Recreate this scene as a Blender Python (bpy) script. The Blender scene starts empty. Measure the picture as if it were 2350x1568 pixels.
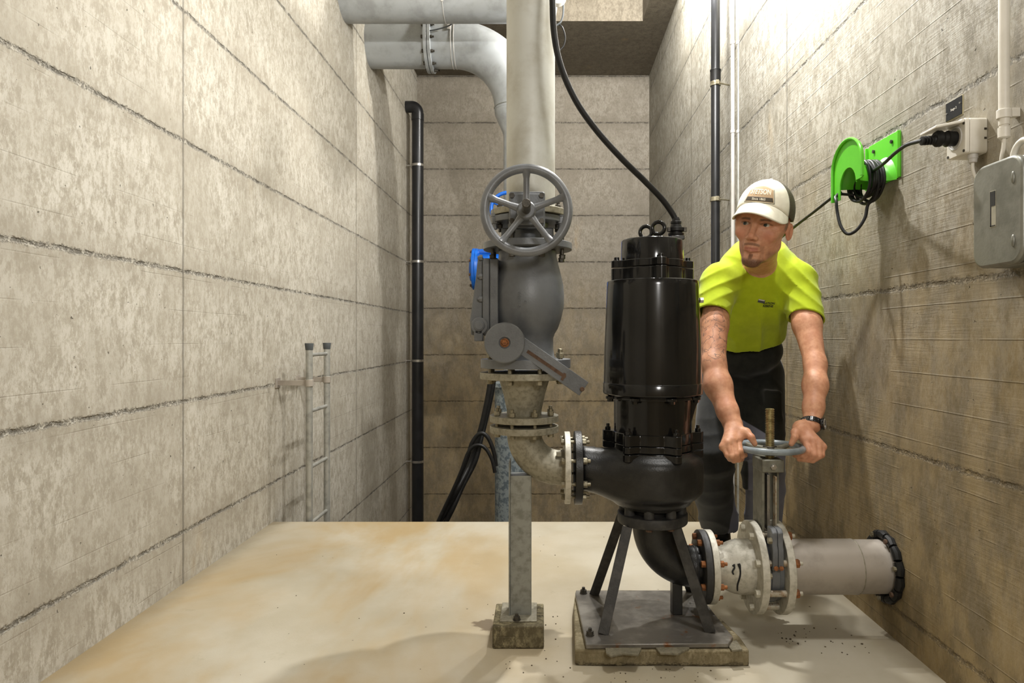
import bpy, bmesh, math, random
import numpy as np
from mathutils import Vector, Matrix, Euler
random.seed(7)
PI = math.pi
SC = bpy.context.scene
COL = SC.collection
F, CX, CY, CH = 1566.7, 1240.0, 775.0, 0.90      # focal length in pixels, vanishing point, camera height

# ------------------------------------------------------------------ camera
cam = bpy.data.cameras.new('camera')
cam.lens = 24.0; cam.sensor_width = 36.0
cam.shift_x = (1175 - CX) / 2350.0
cam.shift_y = (CY - 784) / 2350.0
cam.clip_start = 0.05
co = bpy.data.objects.new('camera', cam); COL.objects.link(co)
co.location = (0, 0, CH); co.rotation_euler = (PI / 2, 0, 0)
SC.camera = co

# ------------------------------------------------------------------ world, exposure, lamps
SC.view_settings.view_transform = 'Standard'
SC.view_settings.look = 'None'
SC.view_settings.gamma = 1.0
SC.view_settings.exposure = 0.0
SC.view_settings.use_curve_mapping = False
w = bpy.data.worlds.new('world'); SC.world = w; w.use_nodes = True
w.node_tree.nodes['Background'].inputs[0].default_value = (1.0, 0.95, 0.88, 1)
w.node_tree.nodes['Background'].inputs[1].default_value = 0.22

def lamp(name, loc, power, radius, col=(1, 0.955, 0.87)):
    l = bpy.data.lights.new(name, 'POINT'); l.energy = power; l.shadow_soft_size = radius; l.color = col
    o = bpy.data.objects.new(name, l); COL.objects.link(o); o.location = loc
    return o
lamp('lamp_rear', (0.80, 4.60, 3.60), 190, 0.05, (1, 0.985, 0.95))
lamp('lamp_wall', (0.90, 3.80, 2.98), 72, 0.04, (1, 0.99, 0.97))
lamp('lamp_side', (0.50, 2.50, 2.66), 152, 0.03, (1, 0.985, 0.955))
lamp('lamp_middle', (0.72, 1.50, 3.20), 112, 0.16, (1, 0.985, 0.955))
lamp('lamp_front', (0.60, -0.90, 1.70), 70, 0.20, (1, 0.98, 0.95))

# ------------------------------------------------------------------ geometry helpers
def P(x, y, Y):
    return Vector(((x - CX) * Y / F, Y, CH - (y - CY) * Y / F))

def frame(axis):
    a = Vector(axis).normalized()
    h = Vector((0, 0, 1)) if abs(a.z) < 0.9 else Vector((0, 1, 0))
    u = h.cross(a).normalized(); v = a.cross(u).normalized()
    return a, u, v

class MB:
    def __init__(s): s.v = []; s.f = []
    def add(s, vs, fs):
        n = len(s.v); s.v += [tuple(p) for p in vs]; s.f += [[i + n for i in f] for f in fs]; return s
    def box(s, x0, x1, y0, y1, z0, z1):
        return s.add([(x0,y0,z0),(x1,y0,z0),(x1,y1,z0),(x0,y1,z0),(x0,y0,z1),(x1,y0,z1),(x1,y1,z1),(x0,y1,z1)],
                     [[0,3,2,1],[4,5,6,7],[0,1,5,4],[1,2,6,5],[2,3,7,6],[3,0,4,7]])
    def bar(s, a, b, w, t, up=None):                # rectangular bar from a to b
        a = Vector(a); b = Vector(b); d, u, v = frame(b - a)
        if up is not None:
            v = (Vector(up) - d * Vector(up).dot(d)).normalized(); u = v.cross(d)
        vs = []
        for p in (a, b):
            for su, sv in ((-1,-1),(1,-1),(1,1),(-1,1)): vs.append(p + u*(su*w/2) + v*(sv*t/2))
        return s.add(vs, [[0,3,2,1],[4,5,6,7],[0,1,5,4],[1,2,6,5],[2,3,7,6],[3,0,4,7]])
    def lathe(s, o, axis, prof, n=40, rot=0.0, caps=True):    # prof: (distance along axis, radius)
        o = Vector(o); d, u, v = frame(axis); vs = []; fs = []
        for h, r in prof:
            for i in range(n):
                a = 2*PI*i/n + rot; vs.append(o + d*h + (u*math.cos(a) + v*math.sin(a))*r)
        m = len(prof)
        for j in range(m-1):
            for i in range(n):
                k = (i+1) % n; fs.append([j*n+i, j*n+k, (j+1)*n+k, (j+1)*n+i])
        if caps:
            fs.append([i for i in range(n)][::-1]); fs.append([(m-1)*n+i for i in range(n)])
        return s.add(vs, fs)
    def cyl(s, a, b, r, n=32, r2=None, rot=0.0):
        a = Vector(a); b = Vector(b)
        return s.lathe(a, b-a, [(0, r), ((b-a).length, r if r2 is None else r2)], n, rot)
    def ring(s, o, axis, ri, ro, h, n=48):           # washer from o, thickness h along the axis
        return s.lathe(o, axis, [(0, ri), (0, ro), (h, ro), (h, ri), (0, ri)], n, caps=False)
    def tube(s, pts, r, n=16, caps=True, radii=None):
        pts = [Vector(p) for p in pts]; m = len(pts); vs = []; fs = []; u = None
        for j, p in enumerate(pts):
            t = (pts[min(j+1, m-1)] - pts[max(j-1, 0)]).normalized()
            if u is None: _, u, _v = frame(t)
            u = (u - t*u.dot(t)).normalized(); v = t.cross(u)
            rr = radii[j] if radii else r
            for i in range(n):
                a = 2*PI*i/n; vs.append(p + (u*math.cos(a) + v*math.sin(a))*rr)
        for j in range(m-1):
            for i in range(n):
                k = (i+1) % n; fs.append([j*n+i, j*n+k, (j+1)*n+k, (j+1)*n+i])
        if caps: fs.append([i for i in range(n)][::-1]); fs.append([(m-1)*n+i for i in range(n)])
        return s.add(vs, fs)
    def prism(s, outline, d):                         # planar outline (3-D points) pushed along d
        o = [Vector(p) for p in outline]; n = len(o); d = Vector(d)
        return s.add(o + [p + d for p in o], [list(range(n))[::-1], [n+i for i in range(n)]] +
                     [[i, (i+1) % n, n+(i+1) % n, n+i] for i in range(n)])
    def hexb(s, a, b, r, rot=0.0): return s.cyl(a, b, r, 6, rot=rot)
    def torus(s, c, axis, R, r, n=64, m=14, a0=0.0, a1=2*PI):
        c = Vector(c); d, u, v = frame(axis); closed = abs(a1-a0-2*PI) < 1e-6; vs = []; fs = []
        nn = n if closed else n+1
        for i in range(nn):
            a = a0 + (a1-a0)*i/n; q = u*math.cos(a) + v*math.sin(a)
            for j in range(m):
                b = 2*PI*j/m; vs.append(c + q*(R + r*math.cos(b)) + d*(r*math.sin(b)))
        for i in range(n):
            k = (i+1) % nn
            for j in range(m):
                l = (j+1) % m; fs.append([i*m+j, k*m+j, k*m+l, i*m+l])
        return s.add(vs, fs)
    def ball(s, c, r, n=20, sc=(1,1,1)):
        c = Vector(c); vs = []; fs = []; m = n//2
        for j in range(1, m):
            for i in range(n):
                a = 2*PI*i/n; b = PI*j/m
                vs.append(c + Vector((r*sc[0]*math.sin(b)*math.cos(a), r*sc[1]*math.sin(b)*math.sin(a), r*sc[2]*math.cos(b))))
        vs += [c + Vector((0,0,r*sc[2])), c - Vector((0,0,r*sc[2]))]
        t = len(vs)-2
        for j in range(m-2):
            for i in range(n): k = (i+1) % n; fs.append([j*n+i, (j+1)*n+i, (j+1)*n+k, j*n+k])
        for i in range(n):
            k = (i+1) % n; fs.append([t, i, k]); fs.append([t+1, (m-2)*n+k, (m-2)*n+i])
        return s.add(vs, fs)
    def build(s, name, m, parent=None, bevel=0.0, sharp=35, smooth=True, segs=2, fix=True):
        me = bpy.data.meshes.new(name)
        V = np.array(s.v, dtype=float); c = (V.min(0) + V.max(0))/2
        me.from_pydata([tuple(p) for p in (V - c)], [], s.f)
        if fix:
            bm = bmesh.new(); bm.from_mesh(me)
            bmesh.ops.recalc_face_normals(bm, faces=bm.faces[:]); bm.to_mesh(me); bm.free()
        if smooth:
            me.polygons.foreach_set('use_smooth', [True]*len(me.polygons))
            me.set_sharp_from_angle(angle=math.radians(sharp))
        me.materials.append(m)
        o = bpy.data.objects.new(name, me); COL.objects.link(o); o.location = Vector(c)
        if parent is not None:
            o.parent = parent; o.location = Vector(c) - wloc(parent)
        if bevel:
            b = o.modifiers.new('bevel', 'BEVEL'); b.width = bevel; b.segments = segs
            b.limit_method = 'ANGLE'; b.angle_limit = math.radians(40); b.harden_normals = False
        return o

def wloc(o):
    l = Vector(o.location)
    while o.parent: o = o.parent; l += Vector(o.location)
    return l
def thing(name, label, cat, loc, group=None):
    o = bpy.data.objects.new(name, None); COL.objects.link(o); o.empty_display_size = 0.05
    o.location = loc; o['label'] = label; o['category'] = cat
    if group: o['group'] = group
    return o
def tag(o, label, cat, group=None):
    o['label'] = label; o['category'] = cat
    if group: o['group'] = group
    return o
def struct(o): o['kind'] = 'structure'; return o
def part_copy(o, parent, shift=None, rot=None):      # another part sharing the same mesh
    c = o.copy(); COL.objects.link(c); c.parent = parent
    if shift is not None: c.location = o.location + Vector(shift)
    if rot is not None: c.rotation_euler = rot
    return c
def spline(pts, n=12):                                # Catmull-Rom through 3-D points
    pts = [Vector(p) for p in pts]; q = [2*pts[0]-pts[1]] + pts + [2*pts[-1]-pts[-2]]; out = []
    for i in range(1, len(q)-2):
        for k in range(n):
            t = k/n; a, b, c, d = q[i-1], q[i], q[i+1], q[i+2]
            out.append(0.5*((2*b) + (c-a)*t + (2*a-5*b+4*c-d)*t*t + (3*b-a-3*c+d)*t**3))
    return out + [pts[-1]]
def arc(c, u, v, R, a0, a1, n=20):
    c = Vector(c); u = Vector(u); v = Vector(v)
    return [c + (u*math.cos(a0+(a1-a0)*i/n) + v*math.sin(a0+(a1-a0)*i/n))*R for i in range(n+1)]
def hull(pts, m):                                     # rounded outline helper: corner arcs
    return pts
def rrect(w, h, r, n=6):                              # rounded rectangle outline, 2-D
    out = []
    for sx, sy, a in ((1,1,0),(-1,1,PI/2),(-1,-1,PI),(1,-1,3*PI/2)):
        for i in range(n+1):
            t = a + PI/2*i/n; out.append((sx*(w/2-r) + r*math.cos(t), sy*(h/2-r) + r*math.sin(t)))
    return out

# ------------------------------------------------------------------ node helpers
class NT:
    def __init__(s, name):
        s.m = bpy.data.materials.new(name); s.m.use_nodes = True; s.t = s.m.node_tree
        s.b = s.t.nodes['Principled BSDF']; s.pos = s.n('ShaderNodeNewGeometry').outputs['Position']
    def n(s, ty): return s.t.nodes.new(ty)
    def l(s, a, b):
        if isinstance(a, (int, float)): b.default_value = a
        elif isinstance(a, (tuple, list)): b.default_value = tuple(a) if len(a) != 3 or b.type == 'VECTOR' else (*a, 1)
        else: s.t.links.new(a, b)
    def mt(s, op, a, b=0.0, c=0.0):
        x = s.n('ShaderNodeMath'); x.operation = op
        s.l(a, x.inputs[0]); s.l(b, x.inputs[1]); s.l(c, x.inputs[2]); return x.outputs[0]
    def scl(s, v, k):
        x = s.n('ShaderNodeVectorMath'); x.operation = 'MULTIPLY'; s.l(v, x.inputs[0]); x.inputs[1].default_value = k; return x.outputs[0]
    def noise(s, v, scale, detail=4, rough=0.55, dist=0.0, color=False):
        x = s.n('ShaderNodeTexNoise'); s.l(v, x.inputs['Vector']); x.inputs['Scale'].default_value = scale
        x.inputs['Detail'].default_value = detail; x.inputs['Roughness'].default_value = rough
        x.inputs['Distortion'].default_value = dist
        return x.outputs['Color' if color else 'Fac']
    def ss(s, v, a, b, o0=0.0, o1=1.0):
        x = s.n('ShaderNodeMapRange'); x.interpolation_type = 'SMOOTHSTEP'; s.l(v, x.inputs['Value'])
        x.inputs['From Min'].default_value = a; x.inputs['From Max'].default_value = b
        x.inputs['To Min'].default_value = o0; x.inputs['To Max'].default_value = o1; return x.outputs['Result']
    def mix(s, f, a, b):
        x = s.n('ShaderNodeMix'); x.data_type = 'RGBA'; s.l(f, x.inputs[0]); s.l(a, x.inputs[6]); s.l(b, x.inputs[7]); return x.outputs[2]
    def mul(s, c, f):
        x = s.n('ShaderNodeMix'); x.data_type = 'RGBA'; x.blend_type = 'MULTIPLY'; x.inputs[0].default_value = 1
        s.l(c, x.inputs[6]); s.l(f, x.inputs[7]); return x.outputs[2]
    def xyz(s, v):
        x = s.n('ShaderNodeSeparateXYZ'); s.l(v, x.inputs[0]); return x.outputs
    def bump(s, h, strength=0.5, dist=0.002):
        x = s.n('ShaderNodeBump'); s.l(h, x.inputs['Height']); x.inputs['Strength'].default_value = strength
        x.inputs['Distance'].default_value = dist; s.l(x.outputs[0], s.b.inputs['Normal'])
    def out(s, col=None, rough=0.5, metal=0.0, spec=None, coat=None):
        if col is not None: s.l(col, s.b.inputs['Base Color'])
        s.l(rough, s.b.inputs['Roughness']); s.l(metal, s.b.inputs['Metallic'])
        if spec is not None: s.b.inputs['Specular IOR Level'].default_value = spec
        if coat: s.b.inputs['Coat Weight'].default_value = coat; s.b.inputs['Coat Roughness'].default_value = 0.08
        return s.m

def srgb(r, g, b):
    f = lambda c: (c/255/12.92) if c/255 <= 0.04045 else ((c/255+0.055)/1.055)**2.4
    return (f(r), f(g), f(b))

def paint(name, c1, c2=None, rough=0.5, metal=0.0, scale=14, bump=0.15, bscale=220, th=(0.42, 0.66), spec=None, coat=None, rust=0.0):
    s = NT(name); c2 = c2 or tuple(k*0.82 for k in c1)
    n = s.noise(s.pos, scale, 7, 0.62); col = s.mix(s.ss(n, *th), c1, c2)
    if rust:
        r = s.noise(s.pos, scale*1.7, 8, 0.7); col = s.mix(s.ss(r, 0.62-rust, 0.72-rust), col, srgb(116, 76, 44))
    if bump: s.bump(s.noise(s.pos, bscale, 3), bump, 0.001)
    rr = s.mt('ADD', s.mt('MULTIPLY', n, 0.2), rough-0.1)
    return s.out(col, rr, metal, spec, coat)

ALB = 0.70
def concrete(name, u_axis, z0, spacing, vjoints, c_dark, c_base, c_light, grain=0.0, low_brown=0.0, seed=0.0, boards=0.12):
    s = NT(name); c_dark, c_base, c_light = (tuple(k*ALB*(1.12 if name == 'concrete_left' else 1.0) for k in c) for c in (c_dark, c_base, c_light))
    off = s.n('ShaderNodeVectorMath'); off.operation = 'ADD'; s.l(s.pos, off.inputs[0]); off.inputs[1].default_value = (seed, seed*2, seed*3)
    p = off.outputs[0]; X = s.xyz(s.pos); u = X[u_axis]; z = X[2]
    big = s.noise(p, 1.1, 6, 0.6); mott = s.noise(s.scl(p, (1, 1, 0.62)), 20.0, 14, 0.84, 0.1)
    fine = s.noise(s.scl(p, (1, 1, 0.5)), 80, 8, 0.78); cloud = s.noise(s.scl(p, (1, 1, 0.8)), 3.4, 8, 0.66); dots = s.noise(p, 55, 3, 0.5)
    col = s.mix(s.ss(mott, 0.36, 0.58), c_dark, c_base)
    col = s.mix(s.ss(s.mt('ADD', s.mt('MULTIPLY', mott, 0.5), s.mt('MULTIPLY', fine, 0.5)), 0.46, 0.56), col, c_light)
    col = s.mix(s.ss(big, 0.38, 0.68, 0, 0.3), col, c_dark); col = s.mix(s.ss(cloud, 0.44, 0.66, 0, 0.6), col, tuple(a*.55+b*.45 for a, b in zip(c_dark, c_base)))
    stain = s.noise(s.scl(p, (1, 1, 0.28)), 3.2, 6, 0.65)
    col = s.mix(s.ss(stain, 0.62, 0.78, 0, 0.4), col, srgb(168, 140, 92))
    # horizontal pour joints
    wob = s.noise(s.pos, 16, 5, 0.7)
    zz = s.mt('ADD', z, s.mt('MULTIPLY', s.mt('SUBTRACT', wob, 0.5), 0.022))
    d = s.mt('PINGPONG', s.mt('ADD', s.mt('SUBTRACT', zz, z0), spacing*40), spacing/2)   # distance to the nearest joint
    jn = s.noise(s.pos, 4.5, 4, 0.6); wd = s.ss(s.noise(s.pos, 22, 4, 0.7), 0.44, 0.6, 0.12, 1.0)
    line = s.mt('MULTIPLY', s.ss(d, 0.0025, 0.0075, 1, 0), wd)
    crumb = s.mt('MULTIPLY', s.ss(d, 0.003, 0.013, 1, 0), s.ss(s.noise(s.pos, 85, 6, 0.7), 0.47, 0.62))
    halo = s.mt('MULTIPLY', s.ss(d, 0.0, 0.13, 1, 0), s.ss(s.noise(s.pos, 5, 6, 0.65), 0.3, 0.62))
    col = s.mix(s.mt('MULTIPLY', halo, 0.6), col, c_dark)
    col = s.mix(s.mt('MULTIPLY', s.ss(d, 0.003, 0.010, 1, 0), 0.4), col, c_light); col = s.mix(s.mt('MULTIPLY', crumb, 0.22), col, tuple(k*0.5 for k in c_dark))
    h = s.mt('ADD', s.mt('MULTIPLY', fine, 0.3), s.mt('MULTIPLY', crumb, -0.9))
    # vertical joints
    for v0 in vjoints:
        dv = s.mt('ABSOLUTE', s.mt('SUBTRACT', s.mt('ADD', u, s.mt('MULTIPLY', s.mt('SUBTRACT', wob, 0.5), 0.012)), v0))
        lv = s.ss(dv, 0.002, 0.006, 0.8, 0); line = s.mt('MAXIMUM', line, lv)
        hv = s.mt('MULTIPLY', s.ss(dv, 0.0, 0.05, 0.4, 0), s.ss(s.noise(s.pos, 7, 5), 0.35, 0.6)); col = s.mix(hv, col, c_dark)
    col = s.mix(s.mt('MULTIPLY', line, 0.5), col, tuple(k*0.3 for k in c_dark))
    h = s.mt('ADD', h, s.mt('MULTIPLY', line, -2.0))
    # shuttering board marks
    bd = s.mt('PINGPONG', s.mt('ADD', s.mt('ADD', z, s.mt('MULTIPLY', s.noise(s.pos, 1.5, 2), 0.01)), 20.0), boards/2)
    bl = s.mt('MULTIPLY', s.ss(bd, 0.0008, 0.0025, 1, 0), s.ss(s.noise(s.pos, 3.5, 3), 0.45, 0.6))
    col = s.mix(s.mt('MULTIPLY', bl, 0.14 if grain < 0.3 else 0.12), col, tuple(k*0.6 for k in c_dark) if grain < 0.3 else tuple(min(1, k*1.25) for k in c_light))
    h = s.mt('ADD', h, s.mt('MULTIPLY', bl, 0.8 if grain > 0.3 else -0.12))
    if grain:
        sp = s.noise(s.scl(p, (1, 1, 0.6)), 30, 6, 0.75); col = s.mix(s.mt('MULTIPLY', s.ss(sp, 0.5, 0.66), s.ss(s.noise(s.pos, 2.6, 4), 0.42, 0.62, 0, 0.6)), col, tuple(k*0.6 for k in c_dark))
        g = s.noise(s.scl(p, (1.0, 1.0, 26)), 3.2, 8, 0.7, 1.0); gm = s.ss(s.noise(s.pos, 2.2, 3), 0.35, 0.6)
        h = s.mt('ADD', h, s.mt('MULTIPLY', s.mt('MULTIPLY', g, gm), 0.7*grain))
        col = s.mix(s.mt('MULTIPLY', s.mt('MULTIPLY', s.ss(g, 0.5, 0.62), gm), 0.22*grain), col, c_dark)
    col = s.mix(s.ss(dots, 0.74, 0.78, 0, 0.8), col, tuple(k*0.35 for k in c_dark))
    h = s.mt('ADD', h, s.ss(dots, 0.72, 0.78, 0, -1.5))
    if low_brown:                                      # brown stain low on the wall, deepened to paint in shade there
        low_stain_shade = s.ss(s.mt('ADD', z, s.mt('MULTIPLY', s.mt('SUBTRACT', s.noise(p, 1.6, 5), 0.5), 1.0)), 0.1, 1.9, low_brown, 0)
        brown_mott = s.noise(s.scl(p, (1, 1, 0.5)), 9, 9, 0.7)
        col = s.mix(low_stain_shade, col, s.mix(s.ss(brown_mott, 0.4, 0.62), srgb(112, 94, 58), srgb(154, 132, 88)))
    s.bump(h, 0.85, 0.006)
    return s.out(col, 0.82, 0, 0.3)

# ------------------------------------------------------------------ organic surfaces: distance fields meshed by surface nets
def V3(p): return np.array(p, dtype=np.float32)
def cone(a, b, ra, rb):
    a = V3(a); b = V3(b); ab = b - a; L = float(ab @ ab) + 1e-12
    def f(p):
        q = p - a; t = np.clip((q @ ab)/L, 0, 1)
        return np.linalg.norm(q - t[..., None]*ab, axis=-1) - (ra + t*(rb - ra))
    return f
def ell(c, r, R=None):
    c = V3(c); r = V3(r); R = None if R is None else np.array(R, dtype=np.float32)
    def f(p):
        q = p - c
        if R is not None: q = q @ R
        k0 = np.linalg.norm(q/r, axis=-1); k1 = np.linalg.norm(q/(r*r), axis=-1) + 1e-9
        return k0*(k0 - 1)/k1
    return f
def rbox(c, hs, rad, R=None):
    c = V3(c); hs = V3(hs) - rad; R = None if R is None else np.array(R, dtype=np.float32)
    def f(p):
        q = p - c
        if R is not None: q = q @ R
        q = np.abs(q) - hs
        return np.linalg.norm(np.maximum(q, 0), axis=-1) + np.minimum(q.max(-1), 0) - rad
    return f
def rcyl(c, ax, r, hh, rad):
    c = V3(c); ax = V3(ax)
    def f(p):
        q = p - c; t = q @ ax; d = np.linalg.norm(q - t[..., None]*ax, axis=-1) - (r - rad); e = np.abs(t) - (hh - rad)
        return np.sqrt(np.maximum(d, 0)**2 + np.maximum(e, 0)**2) + np.minimum(np.maximum(d, e), 0) - rad
    return f
def half(pt, nrm):                                     # keeps the side the normal points away from
    pt = V3(pt); nrm = V3(nrm); nrm = nrm/np.linalg.norm(nrm)
    return lambda p: (p - pt) @ nrm
def net(ops, lo, hi, h, B=14, margin=0.03):
    lo = V3(lo); hi = V3(hi); N = np.ceil((hi-lo)/h).astype(int) + 1
    N = ((N + B - 1)//B)*B
    nb = N//B; ii = np.stack(np.meshgrid(*[np.arange(k) for k in nb], indexing='ij'), -1).reshape(-1, 3)
    cen = (lo + (ii*B + (B-1)/2)*h).astype(np.float32); rb = h*B*0.8660254
    def comb(d, op, v, k):
        if op == 'u':
            if k <= 0: return np.minimum(d, v)
            e = np.maximum(k - np.abs(d - v), 0)/k; return np.minimum(d, v) - e*e*k*0.25
        if op == 'a': return d + v
        if op == 's': v = -v
        if k <= 0: return np.maximum(d, v)
        e = np.maximum(k - np.abs(d - v), 0)/k; return np.maximum(d, v) + e*e*k*0.25
    vals = [f(cen) for op, f, k in ops]
    d = np.full(len(cen), 9.0, np.float32)
    for (op, f, k), v in zip(ops, vals): d = comb(d, op, v, k)
    D = np.full(N, 1.0, np.float32)
    act = np.abs(d) < rb + margin
    for b in range(len(cen)):
        i, j, k_ = ii[b]*B
        if not act[b]:
            if d[b] < 0: D[i:i+B, j:j+B, k_:k_+B] = -1.0
            continue
        g = [lo[a] + (ii[b][a]*B + np.arange(B))*h for a in range(3)]
        p = np.stack(np.meshgrid(*g, indexing='ij'), -1).astype(np.float32).reshape(-1, 3)
        e = np.full(len(p), 9.0, np.float32)
        for (op, f, k), v in zip(ops, vals):
            if op in 'us' and v[b] > rb + margin: continue
            e = comb(e, op, f(p), k)
        D[i:i+B, j:j+B, k_:k_+B] = e.reshape(B, B, B)
    S = D < 0
    c8 = np.zeros(tuple(np.array(N)-1), np.uint8)
    cs = [(x, y, z) for x in (0, 1) for y in (0, 1) for z in (0, 1)]
    for x, y, z in cs: c8 += S[x:N[0]-1+x, y:N[1]-1+y, z:N[2]-1+z]
    cells = np.argwhere((c8 > 0) & (c8 < 8)); idx = np.full(c8.shape, -1, np.int32); idx[tuple(cells.T)] = np.arange(len(cells))
    acc = np.zeros((len(cells), 3)); cnt = np.zeros(len(cells))
    for a in cs:
        for ax in range(3):
            if a[ax]: continue
            b2 = list(a); b2[ax] = 1
            A = cells + a; Bc = cells + b2; da = D[tuple(A.T)]; db = D[tuple(Bc.T)]
            m = (da < 0) != (db < 0); t = np.where(m, da/(da - db + 1e-12*(da == db)), 0)
            q = A.astype(float); q[:, ax] += t; acc += q*m[:, None]; cnt += m
    vs = lo + acc/cnt[:, None]*h
    faces = []
    for ax in range(3):
        o = [1, 1, 1]; o[ax] = 0; u, v = [a for a in range(3) if a != ax]
        sl0 = [slice(o[k], N[k]-1) for k in range(3)]; sl1 = list(sl0)
        sl1[ax] = slice(1, N[ax])
        s0 = S[tuple(sl0)]; s1 = S[tuple(sl1)]
        e = np.argwhere(s0 != s1)
        if not len(e): continue
        inside = s0[tuple(e.T)]; e = e + o
        def g(du, dv):
            q = e.copy(); q[:, u] += du; q[:, v] += dv; return idx[tuple(q.T)]
        q = np.stack([g(-1, -1), g(0, -1), g(0, 0), g(-1, 0)], -1)
        flip = inside if ax != 1 else ~inside
        q[~flip] = q[~flip][:, ::-1]; faces.append(q)
    return vs, np.concatenate(faces)
def net_obj(name, ops, lo, hi, h, m, parent=None, smooth=2):
    v, f = net(ops, lo, hi, h); c = (v.min(0) + v.max(0))/2
    # a little relaxation takes the stair steps out
    for _ in range(smooth):
        s = np.zeros_like(v); n = np.zeros(len(v))
        for a in range(4):
            np.add.at(s, f[:, a], v[f[:, (a+1) % 4]] + v[f[:, a-1]]); np.add.at(n, f[:, a], 2)
        v = v*0.5 + 0.5*s/np.maximum(n, 1)[:, None]
    me = bpy.data.meshes.new(name); me.from_pydata((v - c).tolist(), [], f.tolist())
    me.polygons.foreach_set('use_smooth', [True]*len(me.polygons)); me.materials.append(m); me.update()
    o = bpy.data.objects.new(name, me); COL.objects.link(o); o.location = Vector(c)
    if parent is not None: o.parent = parent; o.location = Vector(c) - wloc(parent)
    return o, v

# ------------------------------------------------------------------ materials
LJ = dict(spacing=0.4765)
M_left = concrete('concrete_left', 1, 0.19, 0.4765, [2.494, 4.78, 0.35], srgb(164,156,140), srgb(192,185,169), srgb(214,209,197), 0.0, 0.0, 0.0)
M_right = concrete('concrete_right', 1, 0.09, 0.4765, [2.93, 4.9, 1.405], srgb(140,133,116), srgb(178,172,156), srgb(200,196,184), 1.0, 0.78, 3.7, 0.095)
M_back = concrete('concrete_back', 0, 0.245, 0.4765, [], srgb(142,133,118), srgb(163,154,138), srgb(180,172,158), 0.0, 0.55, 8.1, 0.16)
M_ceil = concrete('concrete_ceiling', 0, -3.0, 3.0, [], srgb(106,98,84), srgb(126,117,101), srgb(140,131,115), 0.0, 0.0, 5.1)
def floor_mat():
    s = NT('floor_screed'); n = s.noise(s.pos, 2.1, 6, 0.6); m = s.noise(s.pos, 9, 9, 0.68); f = s.noise(s.pos, 160, 4, 0.6)
    st = s.noise(s.scl(s.pos, (1.6, 0.8, 1)), 0.9, 5, 0.62, 0.4)
    X = s.xyz(s.pos)
    col = s.mix(s.ss(n, 0.35, 0.65), srgb(208,198,174), srgb(224,216,196))
    lm = s.ss(s.mt('ADD', X[0], s.mt('MULTIPLY', n, 0.5)), -0.35, 0.45, 1, 0)
    col = s.mix(s.mt('MULTIPLY', s.ss(st, 0.38, 0.6), s.mt('ADD', s.mt('MULTIPLY', lm, 0.55), 0.2)), col, srgb(203,172,116))
    col = s.mix(s.ss(m, 0.6, 0.74, 0, 0.3), col, srgb(170,156,126))
    d = s.noise(s.pos, 44, 2, 0.5); col = s.mix(s.ss(d, 0.765, 0.78, 0, 0.85), col, srgb(80,68,50))
    # darker edge along both walls and a dark brown spot beside the plinth
    e = s.mt('SUBTRACT', s.mt('ABSOLUTE', s.mt('SUBTRACT', X[0], -0.125)), s.mt('MULTIPLY', m, 0.09))
    col = s.mix(s.ss(e, 1.02, 1.15, 0, 0.55), col, srgb(150,136,108))
    v = s.n('ShaderNodeVectorMath'); v.operation = 'DISTANCE'; s.l(s.pos, v.inputs[0]); v.inputs[1].default_value = (-0.172, 2.135, 0)
    w_ = s.mt('ADD', v.outputs['Value'], s.mt('MULTIPLY', s.mt('SUBTRACT', s.noise(s.pos, 22, 5), 0.5), 0.09))
    col = s.mix(s.ss(w_, 0.028, 0.045, 0.75, 0), col, srgb(110,90,66))
    col = s.mul(col, (.65, .65, .65))
    s.bump(s.mt('ADD', s.mt('MULTIPLY', f, 0.4), s.mt('MULTIPLY', m, 0.6)), 0.35, 0.002)
    return s.out(col, s.mt('ADD', s.mt('MULTIPLY', n, 0.25), 0.42), 0, 0.35)
M_floor = floor_mat()
M_galv = paint('galvanised_steel', srgb(168,170,164), srgb(128,130,124), 0.5, 0.55, 30, 0.1, 90)
M_galvd = paint('weathered_galvanised_steel', srgb(152,147,130), srgb(128,123,106), 0.55, 0.35, 75, 0.3, 160)
M_galvb = paint('zinc_spangled_steel', srgb(150,160,164), srgb(104,116,124), 0.45, 0.35, 34, 0.05, 90, (0.46, 0.56))
M_whitegalv = paint('pale_galvanised_casting', srgb(196,192,179), srgb(172,168,154), 0.52, 0.2, 60, 0.35, 260)
M_post = paint('galvanised_channel', srgb(150,152,147), srgb(126,127,120), 0.48, 0.45, 40, 0.1, 90)
M_riser = paint('pale_grey_coated_pipe', srgb(196,197,191), srgb(174,171,160), 0.42, 0.1, 5, 0.08, 160)
M_pipe2 = paint('grey_coated_pipe', srgb(166,170,172), srgb(146,149,150), 0.42, 0.1, 7, 0.08, 160)
M_grey = paint('grey_valve_paint', srgb(104,107,110), srgb(88,90,93), 0.38, 0.0, 8, 0.45, 210, spec=0.5)
M_wheel = paint('grey_handwheel_paint', srgb(116,119,123), srgb(98,100,103), 0.35, 0.0, 10, 0.25, 240, spec=0.6)
M_bluegrey = paint('blue_grey_wheel_paint', srgb(140,150,156), srgb(116,124,128), 0.3, 0.0, 22, 0.1, 240)
M_black = paint('gloss_black_enamel', (0.0075,0.0075,0.0075), (0.011,0.0105,0.010), 0.14, 0.0, 6, 0.03, 50, spec=0.35, coat=0.15)
M_cast = paint('satin_black_casting', (0.009,0.009,0.009), (0.017,0.0165,0.015), 0.36, 0.0, 20, 0.5, 260, spec=0.45)
M_castg = paint('worn_black_casting', (0.02,0.02,0.02), (0.045,0.043,0.04), 0.55, 0.0, 30, 0.4, 200)
M_leg = paint('dark_painted_steel', (0.028,0.027,0.025), (0.055,0.052,0.048), 0.5, 0.2, 26, 0.4, 200)
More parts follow.
